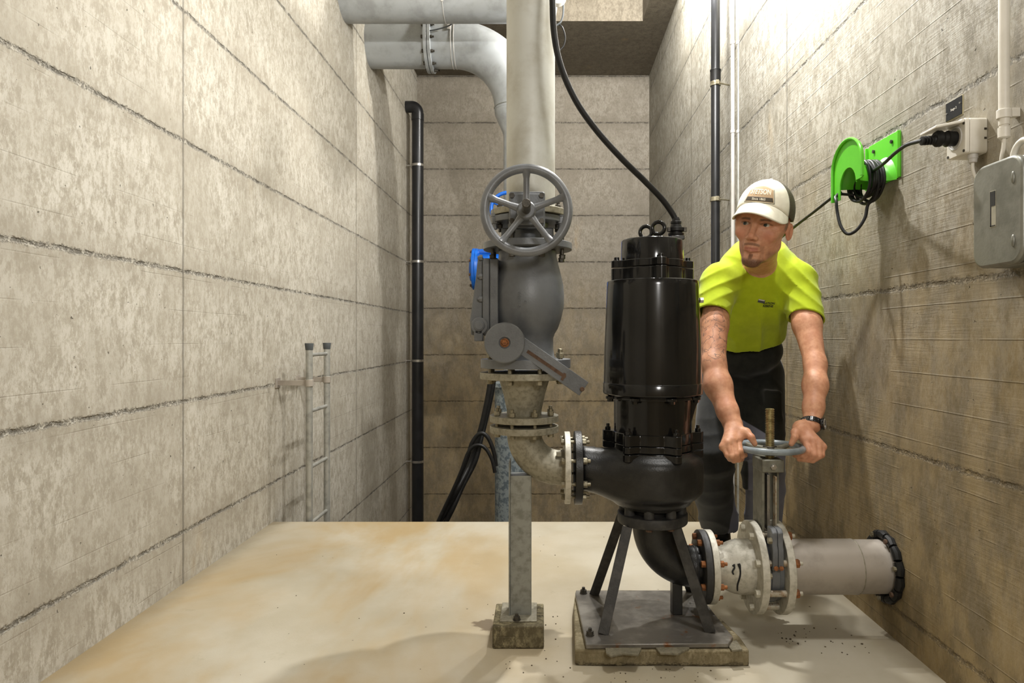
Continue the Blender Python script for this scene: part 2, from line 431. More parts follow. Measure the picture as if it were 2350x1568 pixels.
M_plate = paint('dark_base_plate_steel', srgb(104,100,94), srgb(140,136,128), 0.34, 0.4, 9, 0.2, 120, rust=0.03)
M_bolt = paint('zinc_bolt_steel', srgb(150,143,122), srgb(112,104,82), 0.42, 0.6, 60, 0.1, 90)
M_boltd = paint('dark_bolt_steel', srgb(78,74,66), srgb(56,52,46), 0.45, 0.5, 60, 0.1, 90)
M_boltw = paint('pale_bolt_coating', srgb(200,196,180), srgb(170,164,146), 0.5, 0.2, 60, 0.1, 90)
M_rust = paint('rusty_bolt_steel', srgb(156,100,56), srgb(106,66,40), 0.8, 0.1, 80, 0.4, 200)
M_rustd = paint('dark_rust', srgb(92,70,54), srgb(76,56,42), 0.85, 0.0, 60, 0.4, 200)
M_rod = paint('rust_flecked_rod', srgb(178,172,156), srgb(150,120,84), 0.5, 0.4, 40, 0.1, 90, rust=0.06)
M_rubber = paint('black_rubber', (0.008,0.008,0.008), (0.013,0.0125,0.012), 0.48, 0.0, 40, 0.2, 200, spec=0.3)
M_gask = paint('dark_gasket', (0.01,0.01,0.01), None, 0.7)
M_pvc = paint('black_plastic_pipe', (0.010,0.0105,0.012), (0.015,0.015,0.017), 0.34, 0.0, 8, 0.03, 60)
M_stain = paint('stainless_steel', srgb(196,194,190), srgb(176,172,166), 0.3, 0.9, 20, 0.02, 60)
M_dull = paint('dull_stainless_pipe', srgb(178,170,160), srgb(156,148,138), 0.46, 0.35, 7, 0.1, 120)
M_alu = paint('aluminium_tube', srgb(176,176,170), srgb(150,150,144), 0.42, 0.5, 20, 0.04, 60)
M_capd = paint('dark_grey_rubber_cap', srgb(72,76,78), None, 0.6)
M_blue = paint('blue_valve_enamel', srgb(18,98,196), srgb(12,84,176), 0.3, 0.0, 6, 0.1, 90, spec=0.6)
M_green = paint('lime_green_plastic', srgb(96,196,44), srgb(86,184,36), 0.38, 0.0, 5, 0.04, 60)
M_white = paint('white_plastic', srgb(228,224,214), srgb(216,211,200), 0.38, 0.0, 5, 0.02, 60)
M_whiteg = paint('light_grey_plastic', srgb(196,194,190), srgb(184,180,174), 0.45, 0.0, 5, 0.02, 60)
M_alubox = paint('cast_aluminium', srgb(138,138,130), srgb(116,116,108), 0.42, 0.5, 12, 0.3, 140)
M_sign = paint('black_sign_laminate', (0.012,0.014,0.018), None, 0.25)
M_mark = paint('black_marker_ink', (0.01,0.011,0.012), None, 0.6)
M_stem = paint('brassy_steel_thread', srgb(196,184,140), srgb(140,126,84), 0.32, 0.8, 60, 0.05, 90)
M_yoke = paint('grey_green_yoke_paint', srgb(122,120,106), srgb(98,96,84), 0.5, 0.0, 24, 0.35, 200)
M_plinth = concrete('plinth_concrete', 0, -5.0, 5.0, [], srgb(128,116,88), srgb(172,158,124), srgb(200,188,156), 0.0, 0.0, 2.2)
M_plinthd = concrete('dark_plinth_concrete', 0, -5.0, 5.0, [], srgb(96,88,66), srgb(128,118,92), srgb(196,184,146), 0.0, 0.0, 4.2)
M_mortar = concrete('grey_mortar', 0, -5.0, 5.0, [], srgb(116,110,92), srgb(142,136,116), srgb(164,156,134), 0.0, 0.0, 6.2)
M_debris = paint('dark_grit', srgb(72,62,46), srgb(110,98,76), 0.9)

# ------------------------------------------------------------------ the room
YE = 3.334; YB = 7.0; YF = -1.7; XL = -1.305; XR = 1.058; XLB = -1.264; XRB = 1.117; ZP = -2.6; ZT = 4.7
def slab(name, pts, z0, z1, m):                       # plan outline raised from z0 to z1
    b = MB(); b.prism([(x, y, z0) for x, y in pts], (0, 0, z1-z0))
    return struct(b.build(name, m, smooth=False))
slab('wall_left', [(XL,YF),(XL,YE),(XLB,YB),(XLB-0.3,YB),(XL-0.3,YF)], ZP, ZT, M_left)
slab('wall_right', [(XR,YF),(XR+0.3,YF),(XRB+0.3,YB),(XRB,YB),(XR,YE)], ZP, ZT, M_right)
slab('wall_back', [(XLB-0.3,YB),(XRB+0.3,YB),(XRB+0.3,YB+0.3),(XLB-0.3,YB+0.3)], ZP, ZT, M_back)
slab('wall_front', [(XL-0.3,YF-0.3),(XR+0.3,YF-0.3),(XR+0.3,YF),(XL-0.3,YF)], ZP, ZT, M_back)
b = MB(); b.box(XL, XR, YF, YE, -0.3, 0.0); struct(b.build('floor', M_floor, smooth=False))
b = MB(); b.box(XL, XRB, YF, YB, ZP-0.3, ZP); struct(b.build('floor', M_floor, smooth=False))
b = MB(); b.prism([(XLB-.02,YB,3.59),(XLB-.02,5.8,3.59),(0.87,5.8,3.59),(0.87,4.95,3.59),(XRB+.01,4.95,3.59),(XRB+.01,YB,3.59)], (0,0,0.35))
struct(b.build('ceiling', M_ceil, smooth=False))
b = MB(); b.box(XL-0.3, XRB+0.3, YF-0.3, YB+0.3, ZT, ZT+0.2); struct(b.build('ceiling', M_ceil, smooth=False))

# ------------------------------------------------------------------ pipework in the plane Y = 2.07
Y0 = 2.07; q = Y0/F
def Xx(x): return (x - CX)*q
def Zy(y): return CH - (y - CY)*q
def bolts(parent, c, axis, R, n, t0, t1, r, m, phase=0.0, head='both', name='bolt', only=None):
    """bolts round a flange circle; the shank runs from t0 to t1 along the axis, head before t0, nut after t1"""
    c = Vector(c); d, u, v = frame(axis); first = None
    for i in range(n):
        if only is not None and i not in only: continue
        a = 2*PI*i/n + phase; p = c + (u*math.cos(a) + v*math.sin(a))*R
        if first is None:
            b = MB(); b.cyl(p + d*(t0-r*0.9), p + d*(t1+r*2.3), r*0.55, 12)
            b.hexb(p + d*(t0-r*1.15), p + d*t0, r); b.cyl(p+d*(t0-0.0006), p+d*(t0+0.0012), r*1.12, 16)
            b.hexb(p + d*t1, p + d*(t1+r*1.3), r, 0.3)
            first = b.build(name, m, parent, bevel=r*0.12, segs=1); p0 = p
        else: part_copy(first, parent, p - p0)
def flange(parent, o, axis, r, h, m, ri=0.0, name='flange'):
    b = MB()
    if ri: b.ring(o, axis, ri, r, h, 56)
    else: b.lathe(o, axis, [(0, r), (h, r)], 56)
    return b.build(name, m, parent, bevel=0.0015)
UP = (0, 0, 1); RIGHT = (1, 0, 0)

# ---- front riser pipe
t = thing('riser_pipe', 'thick pale grey vertical pipe rising out of the photo above the grey valve handwheel', 'pipe', (Xx(1218), Y0, Zy(500)))
xr = Xx(1218); r = 0.0735
b = MB(); zt = 3.02
b.tube([(xr, Y0, Zy(496)), (xr, Y0, 1.6), (xr, Y0, 2.4), (xr, Y0, zt-.14)] + arc((xr, Y0+0.14, zt-0.14+.137), (0,-1,0), (0,0,1), 0.14, 0.02, PI/2, 8) + [(xr, 2.6, zt+.137), (xr, 4.37, zt+.137)], r, 40)
b.build('pipe', M_riser, t)
flange(t, (xr-.005, Y0, Zy(500)), UP, 0.116, 0.019, M_galvd)
b = MB(); b.torus((xr, Y0, Zy(488)+.012), UP, r-.001, 0.006, 48, 8); b.build('weld_collar', M_galvd, t)

# ---- gate valve with handwheel
xg = Xx(1211)
t = thing('gate_valve', 'grey gate valve with a round five-spoke handwheel facing the camera', 'valve', (xg, Y0, Zy(575)))
b = MB(); b.lathe((xg, Y0, Zy(573)), UP, [(0,.07),(.006,.068),(.02,.060),(.05,.058),(.075,.062),(.088,.075)], 40)
b.box(xg-.078, xg+.078, Y0-.045, Y0+.045, Zy(556), Zy(528)); b.build('body', M_grey, t, bevel=.004)
flange(t, (xg, Y0, Zy(575)), UP, 0.134, 0.020, M_grey)
flange(t, (xg, Y0, Zy(516)), UP, 0.112, 0.018, M_grey)
wc = P(1208, 483, 1.85); tip = P(1208, 466, 1.745); sd = (tip - wc).normalized(); bc = Vector((xg, Y0-.03, Zy(516)-.012))
b = MB(); b.prism([(xg+x, 1.985, Zy(497)+z) for x, z in rrect(.104, .106, .008)], (0, -.022, 0))
b.prism([(xg+x, 1.960, Zy(497)+z-.002) for x, z in rrect(.098, .09, .008)], (0, -.02, 0))
b.lathe((xg, 2.04, Zy(500)), (0,-1,0), [(0,.05),(.055,.045)], 30); b.build('bonnet', M_grey, t, bevel=.003)
for sx in (-1, 1):
    for sz in (-1, 1):
        b = MB(); p = Vector((xg+sx*.042, 1.94, Zy(497)+sz*.036)); b.hexb(p, p+Vector((0,-.008,0)), .008); b.build('bonnet_bolt', M_boltd, t)
b = MB(); b.cyl(Vector((xg, 1.945, Zy(497)-.002)), wc - sd*0.02, .026, 28, r2=.021); b.build('stem_housing', M_grey, t, bevel=.002)
b = MB(); b.cyl(wc - sd*.025, tip, .0115, 24); b.build('stem', M_boltd, t, bevel=.0015)
hw = MB(); R = .1135
hw.torus(wc, sd, R, .0125, 96, 16); hw.build('rim', M_wheel, t)
b = MB(); b.lathe(wc - sd*.022, sd, [(0,.020),(.010,.026),(.026,.026),(.032,.022)], 30); b.build('hub', M_grey, t, bevel=.0015)
_, uu, vv = frame(sd)
for a in (90, 20, -52, -128, 161):
    dr = Vector((math.cos(math.radians(a)), 0, math.sin(math.radians(a)))); dr = (dr - sd*dr.dot(sd)).normalized()
    p0 = wc + dr*.018 - sd*.006; p1 = wc + dr*(R-.004)
    b = MB(); b.tube([p0, p0.lerp(p1, .3), p0.lerp(p1, .75), p0.lerp(p1, .93), p1], .008, 14, radii=[.0115, .0085, .0085, .0115, .016]); b.build('spoke', M_wheel, t)
for sx, yy in ((-.096, 512), (.098, 512)):             # tall square-headed studs either side of the bonnet
    p = Vector((xg+sx, Y0-.045, Zy(yy+8))); b = MB(); b.hexb(p, p+Vector((0,0,.020)), .0135); b.cyl(p-Vector((0,0,.016)), p+Vector((0,0,.045)), .0075, 14)
    b.hexb(p+Vector((0,0,.021)), p+Vector((0,0,.032)), .0125, .5); b.build('stud', M_wheel, t, bevel=.001)
bolts(t, (xg, Y0, 0), UP, 0.112, 8, Zy(578)-.016, Zy(545)-.02+.018, .0095, M_boltd, PI/8)
bolts(t, (xr-.005, Y0, 0), UP, 0.094, 8, Zy(520)-.001, Zy(500)+.02, .009, M_boltd, PI/8)

# ---- swing check valve with counterweight
t = thing('check_valve', 'grey bulbous check valve body with a round counterweight and slanting lever arm', 'valve', (xg, Y0, Zy(845)))
b = MB(); prof = [(845,.088),(822,.086),(818,.081),(800,.0775),(776,.0775),(766,.082),(755,.091),(735,.1005),(705,.1095),(680,.1105),(655,.108),(628,.100),(605,.092),(590,.088),(579,.088)]
b.lathe((xg, Y0, 0), UP, [(Zy(y), rr_) for y, rr_ in prof], 64); body = b.build('body', M_grey, t, sharp=50)
flange(t, (xg-.006, Y0, Zy(844)), UP, .136, .027, M_grey)
b = MB(); b.prism([(Xx(1147), Y0+y_, Zy(684)+z) for y_, z in rrect(.17, .222, .022)], (-.024,0,0)); b.build('cover_flange', M_grey, t, bevel=.002)
b = MB(); b.prism([(Xx(1128), Y0+y_, Zy(684)+z) for y_, z in rrect(.172, .226, .022)], (-.020,0,0)); b.build('cover', M_grey, t, bevel=.003)
b = MB(); b.prism([(Xx(1113), Y0-.07, Zy(596)), (Xx(1102), Y0-.07, Zy(592)), (Xx(1097), Y0-.07, Zy(640)), (Xx(1084), Y0-.07, Zy(735)), (Xx(1086), Y0-.07, Zy(770)), (Xx(1113), Y0-.07, Zy(772))], (0,.14,0)); b.build('cover_hump', M_grey, t, bevel=.004)
for z in (598, 640, 690, 760):
    p = Vector((Xx(1113)-.001, Y0-.078, Zy(z))); b = MB(); b.hexb(p, p+Vector((-.009,0,0)), .0085); b.cyl(p, p+Vector((-.014,0,0)), .0045, 10); b.build('cover_bolt', M_wheel, t)
p = P(1101, 748, 1.985); b = MB(); b.cyl(p+Vector((0,.06,0)), p+Vector((0,-.01,0)), .0245, 30); b.cyl(p, p+Vector((0,-.016,0)), .0155, 26); b.build('hinge_boss', M_grey, t, bevel=.002)
b = MB(); b.cyl(p+Vector((0,-.010,0)), p+Vector((0,-.0185,0)), .012, 20); b.build('hinge_pin', M_grey, t, bevel=.001)
b = MB(); b.box(p.x-.016, p.x+.010, 1.975, 2.03, p.z-.045, p.z-.012); b.build('hinge_lug', M_grey, t, bevel=.003)
cw = P(1158, 787, 1.905); rw = 47*1.905/F
b = MB(); b.lathe(cw+Vector((0,.030,0)), (0,-1,0), [(0,rw),(.027,rw),(.030,rw-.003),(.030,.0165),(.022,.0155)], 64); b.build('counterweight', M_grey, t, sharp=30)
b = MB(); c2 = cw+Vector((0,.008,0)); b.ring(c2, (0,-1,0), .008, .013, .003, 28); b.hexb(c2, c2+Vector((0,-.0075,0)), .0085); b.build('counterweight_bolt', M_rust, t, bevel=.0008)
l0 = P(1150, 760, 1.94); l1 = P(1340, 893, 1.94); ld = (l1-l0).normalized(); ln = Vector((ld.z, 0, -ld.x))
b = MB(); b.bar(l0, l1, .046, .009, up=(0,1,0)); b.build('lever_arm', M_grey, t, bevel=.0012)
b = MB(); s0 = P(1210, 806, 1.935); s1 = P(1298, 866, 1.935); b.bar(s0, s1, .0095, .0012, up=(0,1,0)); b.bar(P(1297,857,1.935), P(1289,873,1.935), .008, .0014, up=(0,1,0)); b.build('rust_streak', M_rustd, t, smooth=False)
b = MB(); p = P(1336, 893, 1.935); b.cyl(p, p+Vector((0,-.007,0)), .0065, 18); b.build('lever_pin', M_rustd, t, bevel=.001)
bolts(t, (xg-.006, Y0, 0), UP, .1125, 8, Zy(869), Zy(822)+.001, .0118, M_bolt, PI/8)
def text_mesh(txt, size, depth=0.0, bold=0.0):
    cu = bpy.data.curves.new('t', 'FONT'); cu.body = txt; cu.size = size; cu.align_x = 'CENTER'; cu.align_y = 'CENTER'; cu.offset = bold; cu.resolution_u = 3
    o = bpy.data.objects.new('t', cu); COL.objects.link(o); dg = bpy.context.evaluated_depsgraph_get(); dg.update()
    me = bpy.data.meshes.new_from_object(o.evaluated_get(dg)); bpy.data.objects.remove(o); bpy.data.curves.remove(cu)
    bm = bmesh.new(); bm.from_mesh(me); bmesh.ops.triangulate(bm, faces=bm.faces[:]); bmesh.ops.subdivide_edges(bm, edges=[e for e in bm.edges if e.calc_length() > size*.25], cuts=1)
    bmesh.ops.triangulate(bm, faces=bm.faces[:])
    vs = [tuple(v.co) for v in bm.verts]; bm.verts.index_update(); fs = [[v.index for v in f.verts] for f in bm.faces]; bm.free(); bpy.data.meshes.remove(me)
    return vs, fs
def text_on(name, txt, size, m, parent, mapf, thick=.0008, bold=0.0):
    vs, fs = text_mesh(txt, size, 0, bold); b = MB(); b.add([mapf(v[0], v[1]) for v in vs], fs)
    o = b.build(name, m, parent, smooth=False, fix=False)
    s = o.modifiers.new('thick', 'SOLIDIFY'); s.thickness = thick; s.offset = 0.0
    return o
def on_body(px, py):
    def f(u, v):                                       # the cast number reads upwards
        X_ = Xx(px) - v; Z_ = Zy(py) + u; rr_ = np.interp(-Z_, [-Zy(y) for y, _ in prof[::-1]], [k for _, k in prof[::-1]])
        dx = X_ - xg; return (X_, Y0 - math.sqrt(max(rr_*rr_ - dx*dx, 1e-6)) - .0006, Z_)
    return f
text_on('cast_number', '5 1100-0', .0125, M_grey, t, on_body(1194, 692), .0022, .0003)
text_on('cast_mark', 'D', .016, M_grey, t, on_body(1208, 697), .003, .0003)

# ---- concentric reducer and its elbow
xe = Xx(1203)
t = thing('pipe_reducer', 'dull galvanised cone reducer bolted below the check valve', 'pipe fitting', (xe, Y0, Zy(968)))
b = MB(); b.lathe((xe, Y0, 0), UP, [(Zy(966),.052),(Zy(942),.0525),(Zy(905),.063),(Zy(868),.0775),(Zy(860),.0775)], 48); b.build('cone', M_galvd, t)
flange(t, (xe+.003, Y0, Zy(869)), UP, .137, .0195, M_galvd); flange(t, (xe, Y0, Zy(967)), UP, .104, .0195, M_galvd)
t = thing('discharge_elbow', 'mottled galvanised elbow pipe curving from the reducer to the pump outlet', 'pipe fitting', (xe, Y0, Zy(990)))
Re = .106; za = Zy(1073); ce = (xe+Re, Y0, za+Re)
b = MB(); b.tube([(xe, Y0, Zy(984)), (xe, Y0, za+Re+.004)] + arc(ce, (-1,0,0), (0,0,-1), Re, 0, PI/2, 24)[0:] + [(Xx(1300), Y0, za)], .0525, 44); b.build('bend', M_galvd, t)
flange(t, (xe, Y0, Zy(991)), UP, .104, .0195, M_galvd)
bolts(t, (xe, Y0, 0), UP, .0865, 8, Zy(991), Zy(952)+.001, .010, M_bolt, PI/8)
flange(t, (Xx(1295), Y0, za), RIGHT, .108, .017, M_whitegalv)
flange(t, (Xx(1295)+.017, Y0, za), RIGHT, .082, .003, M_gask, name='gasket')
b = MB(); p = Vector((Xx(1283), Y0-.038, Zy(1035))); b.box(p.x-.009, p.x+.006, p.y-.006, p.y+.006, p.z-.010, p.z+.004); b.build('weld_lug', M_galvd, t, bevel=.001)

# ---- support post on its plinth
t = thing('support_post', 'galvanised box-section post standing under the elbow on a small block', 'post', (Xx(1193), Y0, .07))
b = MB(); xp = Xx(1196); zt_ = Zy(1040)
b.box(xp-.0325, xp+.031, Y0-.026, Y0+.03, Zy(1410), za-.02); b.box(xp-.0365, xp-.0320, Y0-.034, Y0+.035, Zy(1410), za+.022)
b.build('column', M_post, t, bevel=.0015)
b = MB(); b.box(Xx(1150), Xx(1232), Y0-.07, Y0+.07, .0656, .0696); b.build('base_plate', M_galvd, t, bevel=.001)
p = P(1186, 1428, 2.008); p.z = .0696
b = MB(); b.cyl(p, p+Vector((0,0,.002)), .012, 20); b.hexb(p, p+Vector((0,0,.011)), .0095); b.cyl(p, p+Vector((0,0,.018)), .0048, 12); b.build('anchor_bolt', M_boltd, t)
b = MB(); b.box(-.1385, .0105, 1.972, 2.143, 0, .0656); o = b.build('concrete_block', M_plinthd, bevel=.004)
tag(o, 'small square concrete block under the galvanised post', 'concrete block')

# ------------------------------------------------------------------ pump
XP, YP = Xx(1499), 2.085
def ZP_(y): return CH - (y - CY)*YP/F
t = thing('submersible_pump', 'tall glossy black submersible pump with a round volute casing', 'pump', (XP, YP, ZP_(1197)))
def lug_pts(rc, rl, w_, n, ph):                        # outline of a round flange with rounded ears
    out = []
    for i in range(n):
        a = ph + 2*PI*i/n; ha = math.asin(min(.95, w_/rc)); ct = Vector((math.cos(a), math.sin(a))); tn = Vector((-ct.y, ct.x))
        for k in range(9):
            f_ = -PI/2 + PI*k/8; pnt = ct*(rl - w_ + w_*math.cos(f_)) + tn*(w_*math.sin(f_)); out.append(pnt)
        a2 = ph + 2*PI*(i+1)/n
        for k in range(1, 8): aa = a + ha + (a2 - a - 2*ha)*k/8; out.append(Vector((math.cos(aa), math.sin(aa)))*rc)
    return out
def plate(b, pts, z0, z1): b.prism([(XP+p.x, YP+p.y, z0) for p in pts], (0, 0, z1-z0))
def L(name, prof_, m=M_black, n=72, sharp=30, bevel=.002):
    b = MB(); b.lathe((XP, YP, 0), UP, [(ZP_(y), r_) for y, r_ in prof_], n); return b.build(name, m, t, sharp=sharp, bevel=bevel)
L('top_cover', [(604,.0955),(600,.0955),(556,.0945),(552,.092)])
b = MB(); plate(b, lug_pts(.0965, .127, .017, 4, 0.06), ZP_(616), ZP_(600)); b.build('top_flange', M_black, t, bevel=.0015)
b = MB(); plate(b, lug_pts(.0965, .127, .0185, 4, 0.06), ZP_(652), ZP_(618)); b.build('lower_cover', M_black, t, bevel=.0015)
L('motor_casing', [(880,.1485),(878,.1485),(800,.1465),(660,.1385),(648,.138),(646,.1365)])
L('casing_ring', [(908,.136),(902,.1505),(880,.1505),(876,.148)])
b = MB(); plate(b, lug_pts(.135, .150, .016, 8, 0.25), ZP_(913), ZP_(907)); b.build('casing_flange', M_black, t, bevel=.001)
b = MB(); b.lathe((XP, YP, 0), UP, [(ZP_(1004), .117), (ZP_(908), .117)], 60)
b.add([(XP+.05,YP-.012,ZP_(908)),(XP+.148,YP-.012,ZP_(908)),(XP+.132,YP-.012,ZP_(930)),(XP+.105,YP-.012,ZP_(1000)),(XP+.05,YP-.012,ZP_(1000)),
       (XP+.05,YP+.03,ZP_(908)),(XP+.148,YP+.03,ZP_(908)),(XP+.132,YP+.03,ZP_(930)),(XP+.105,YP+.03,ZP_(1000)),(XP+.05,YP+.03,ZP_(1000))],
      [[0,1,2,3,4],[9,8,7,6,5],[1,6,7,2],[2,7,8,3],[0,5,6,1],[3,8,9,4]])
b.build('oil_chamber', M_black, t, bevel=.002)
for z0, z1, nm in ((1012, 988, 'chamber_flange'), (1028, 1013, 'volute_cover'), (1046, 1030, 'volute_neck')):
    b = MB(); plate(b, lug_pts(.121 if z0 < 1040 else .124, .152, .0165, 6, -PI/2+.36), ZP_(z0), ZP_(z1)); b.build(nm, M_black, t, bevel=.0018)
bolts(t, (XP, YP, 0), UP, .138, 6, ZP_(1014), ZP_(990), .0095, M_black, 0)
# rotate the six bolts onto the ears
prev = [o for o in t.children if o.name.startswith('bolt')]
for i, o in enumerate(prev):
    a = -PI/2 + .36 + 2*PI*i/6; o.location = Vector((.1355*math.cos(a), .1355*math.sin(a), o.location.z))
first = None
for i in range(4):
    a = .06 + PI/2*i; b = MB(); p = Vector((XP+.110*math.cos(a), YP+.110*math.sin(a), ZP_(600)))
    b.cyl(p, p+Vector((0,0,.002)), .0115, 20); b.cyl(p, p+Vector((0,0,.011)), .0078, 20); b.build('cap_screw', M_black, t, bevel=.001)
for i in range(8):
    a = .25 + PI/4*i; b = MB(); p = Vector((XP+.136*math.cos(a), YP+.136*math.sin(a), ZP_(919))); b.hexb(p, p+Vector((0,0,.010)), .0095); b.build('casing_bolt', M_black, t)
# volute with its tangential outlet
zv = ZP_(1088); xo = Xx(1340); yo = Y0
ops = [('u', rcyl((XP+.003, YP, zv), (0,0,1), .1495, .068, .034), 0), ('u', rcyl((XP, YP, zv-.058), (0,0,1), .118, .030, .012), .015),
       ('u', cone((xo-.01, yo, za), (XP-.06, YP-.055, zv+.004), .056, .060), .05), ('u', cone((xo-.01, yo, za), (XP-.08, YP-.02, zv-.004), .056, .060), .04),
       ('u', rcyl((XP, YP, zv+.06), (0,0,1), .124, .018, .006), .012),
       ('i', half((xo-.006, 0, 0), (-1,0,0)), 0)]
net_obj('volute', ops, (xo-.02, YP-.17, zv-.11), (XP+.17, YP+.17, zv+.1), .0042, M_cast, t, 3)
flange(t, (Xx(1318), Y0, za), RIGHT, .110, .0215, M_cast, name='outlet_flange')
bolts(t, (0, Y0, za), RIGHT, .0885, 8, Xx(1295), Xx(1318)+.0215, .0098, M_bolt, PI/8)
b = MB(); b.box(Xx(1345), Xx(1366), Y0-.012, Y0+.012, za+.052, za+.062); b.build('casting_lug', M_cast, t, bevel=.001)
L('suction_cover', [(1185,.070),(1166,.072),(1160,.098),(1150,.108),(1144,.114),(1132,.114)], M_cast, 60)
L('suction_flange', [(1197,.1045),(1194,.106),(1176,.106),(1174,.1045)], M_castg, 60)
for i in range(8):
    a = 2*PI*(i+.5)/8+.12; b = MB(); p = Vector((XP+.086*math.cos(a), YP+.086*math.sin(a), ZP_(1178))); b.cyl(p, p+Vector((0,0,.030)), .0165, 22, r2=.0150); b.build('stud_boss', M_castg, t, bevel=.002)
    b = MB(); p.z = ZP_(1203); b.hexb(p, p+Vector((0,0,.010)), .010); b.build('suction_nut', M_rustd if i in (5, 6) else M_boltd, t)
# eyebolts and cable gland on top
for x_, y_ in ((.013, -.03), (-.012, .05)):
    c = Vector((XP+x_, YP+y_, ZP_(552)+.033)); b = MB(); b.torus(c, (.35,1,0), .0185, .0062, 40, 12); b.cyl(c-Vector((0,0,.034)), c-Vector((0,0,.0225)), .0125, 24, r2=.009); b.build('eyebolt', M_black, t)
g = Vector((Xx(1553), YP-.005, ZP_(553)))
b = MB(); b.box(g.x-.020, g.x+.021, g.y-.026, g.y+.026, g.z, g.z+.013); b.build('gland_base', M_black, t, bevel=.002)
b = MB(); b.lathe(g, UP, [(.012,.022),(.018,.024),(.022,.024),(.022,.0185),(.026,.0185),(.028,.0255),(.038,.0255),(.040,.018),(.050,.015),(.052,.0165),(.058,.0165),(.060,.012)], 30); b.build('cable_gland', M_rubber, t, sharp=30)
for sx in (-1, 1):
    b = MB(); p = g+Vector((sx*.024, -.012, .026)); b.hexb(p, p+Vector((0,0,.012)), .0065); b.build('gland_screw', M_boltd, t)
b = MB(); p = Vector((XP+.141, YP-.018, ZP_(690))); b.hexb(p, p+Vector((.010,0,0)), .009); b.build('plug_screw', M_stain, t)

# ---- pump stand: base plate and four slanting legs
def flat(x, y, z): Yv = (CH-z)*F/(y-CY); return Vector(((x-CX)*Yv/F, Yv, z))
zpl = .060
t = thing('pump_stand', 'dark steel stand with a flat base plate and four slanting legs under the pump', 'stand', (.32, 2.08, zpl))
b = MB(); pl = [flat(1345,1480,zpl), flat(1672,1477,zpl), flat(1682,1462,zpl), flat(1597,1355,zpl), flat(1322,1355,zpl), flat(1320,1362,zpl)]
b.prism([p-Vector((0,0,.012)) for p in pl], (0,0,.012)); b.build('base_plate', M_plate, t, bevel=.002)
for (x0,y0_,x1,y1,Yt) in ((1363,1366,1427,1195,2.15), (1384,1456,1440,1195,2.02), (1630,1452,1551,1195,2.02), (1586,1358,1536,1195,2.15)):
    a = flat(x0, y0_, zpl); c = P(x1, y1, Yt); c.z = ZP_(1196); 
    c.x = (x1-CX)*Yt/F
    b = MB(); b.bar(a-Vector((0,0,.0)), c, .030, .012, up=(0.25, 1, 0.2)); b.build('leg', M_leg, t, bevel=.001)
for x_, y_ in ((1339,1362), (1354,1458)):
    p = flat(x_, y_, zpl); b = MB(); b.cyl(p, p+Vector((0,0,.003)), .012, 20); b.hexb(p, p+Vector((0,0,.012)), .010); b.cyl(p, p+Vector((0,0,.020)), .005, 12); b.build('anchor_bolt', M_boltd, t)
b = MB(); rnd = random.Random(3)
zb = .046; ol = [flat(1322,1503,zb), flat(1716,1503,zb)]
pts = [(.095,1.872),(.20,1.866),(.33,1.870),(.46,1.865),(.572,1.868),(.571,1.95),(.548,2.10),(.520,2.20),(.505,2.30),(.30,2.315),(.12,2.312),(.108,2.20),(.100,2.0)]
b.prism([(x_, y_, 0) for x_, y_ in pts], (0,0,zb-.001)); o = b.build('pump_plinth', M_plinth, bevel=.005)
tag(o, 'low crumbling concrete slab under the black pump', 'concrete slab')
for poly, nm in (([(1388,1478),(1470,1478),(1472,1488),(1465,1502),(1430,1499),(1402,1505),(1391,1498)], 0), ([(1500,1480),(1580,1478),(1582,1487),(1556,1500),(1515,1498)], 1), ([(1668,1478),(1690,1468),(1704,1490),(1680,1492)], 2)):
    b = MB(); z_ = .051; b.prism([flat(x_, y_, z_) - Vector((0,0,.0065)) for x_, y_ in poly], (0,0,.0065)); o = b.build('mortar_patch', M_mortar, bevel=.0015)
    tag(o, ('grey mortar patch on the front edge of the pump base, left one', 'grey mortar patch on the front edge of the pump base, middle one', 'small grey mortar patch at the front right corner of the pump base')[nm], 'mortar patch', 'mortar patches on the pump base')

# ---- black elbow under the pump
zc = .9 - (1304-CY)*q; Rb = ZP_(1200) - zc - .0; Rb = .128
t = thing('suction_elbow', 'matt black curved elbow pipe below the pump between the stand legs', 'pipe fitting', (XP, YP, zc))
cb = Vector((XP+Rb, YP, zc+Rb))
b = MB(); b.tube([(XP, YP, ZP_(1190)), (XP, YP, cb.z+.002)] + arc(cb, (-1,0,0), (0,0,-1), Rb, 0, PI/2, 26) + [(.487, YP, zc)], .0605, 44); b.build('bend', M_cast, t)
b = MB(); b.torus((.4705, YP, zc), RIGHT, .060, .0035, 44, 8); b.build('weld_seam', M_castg, t)
b = MB(); b.box(XP+.058, XP+.088, YP-.02, YP+.02, zpl, zc-.045); b.build('foot', M_cast, t, bevel=.002)
flange(t, (.4835, YP, zc), RIGHT, .109, .020, M_castg)
bolts(t, (0, YP, zc), RIGHT, .089, 8, .4835, .526, .0098, M_rust, PI/8)

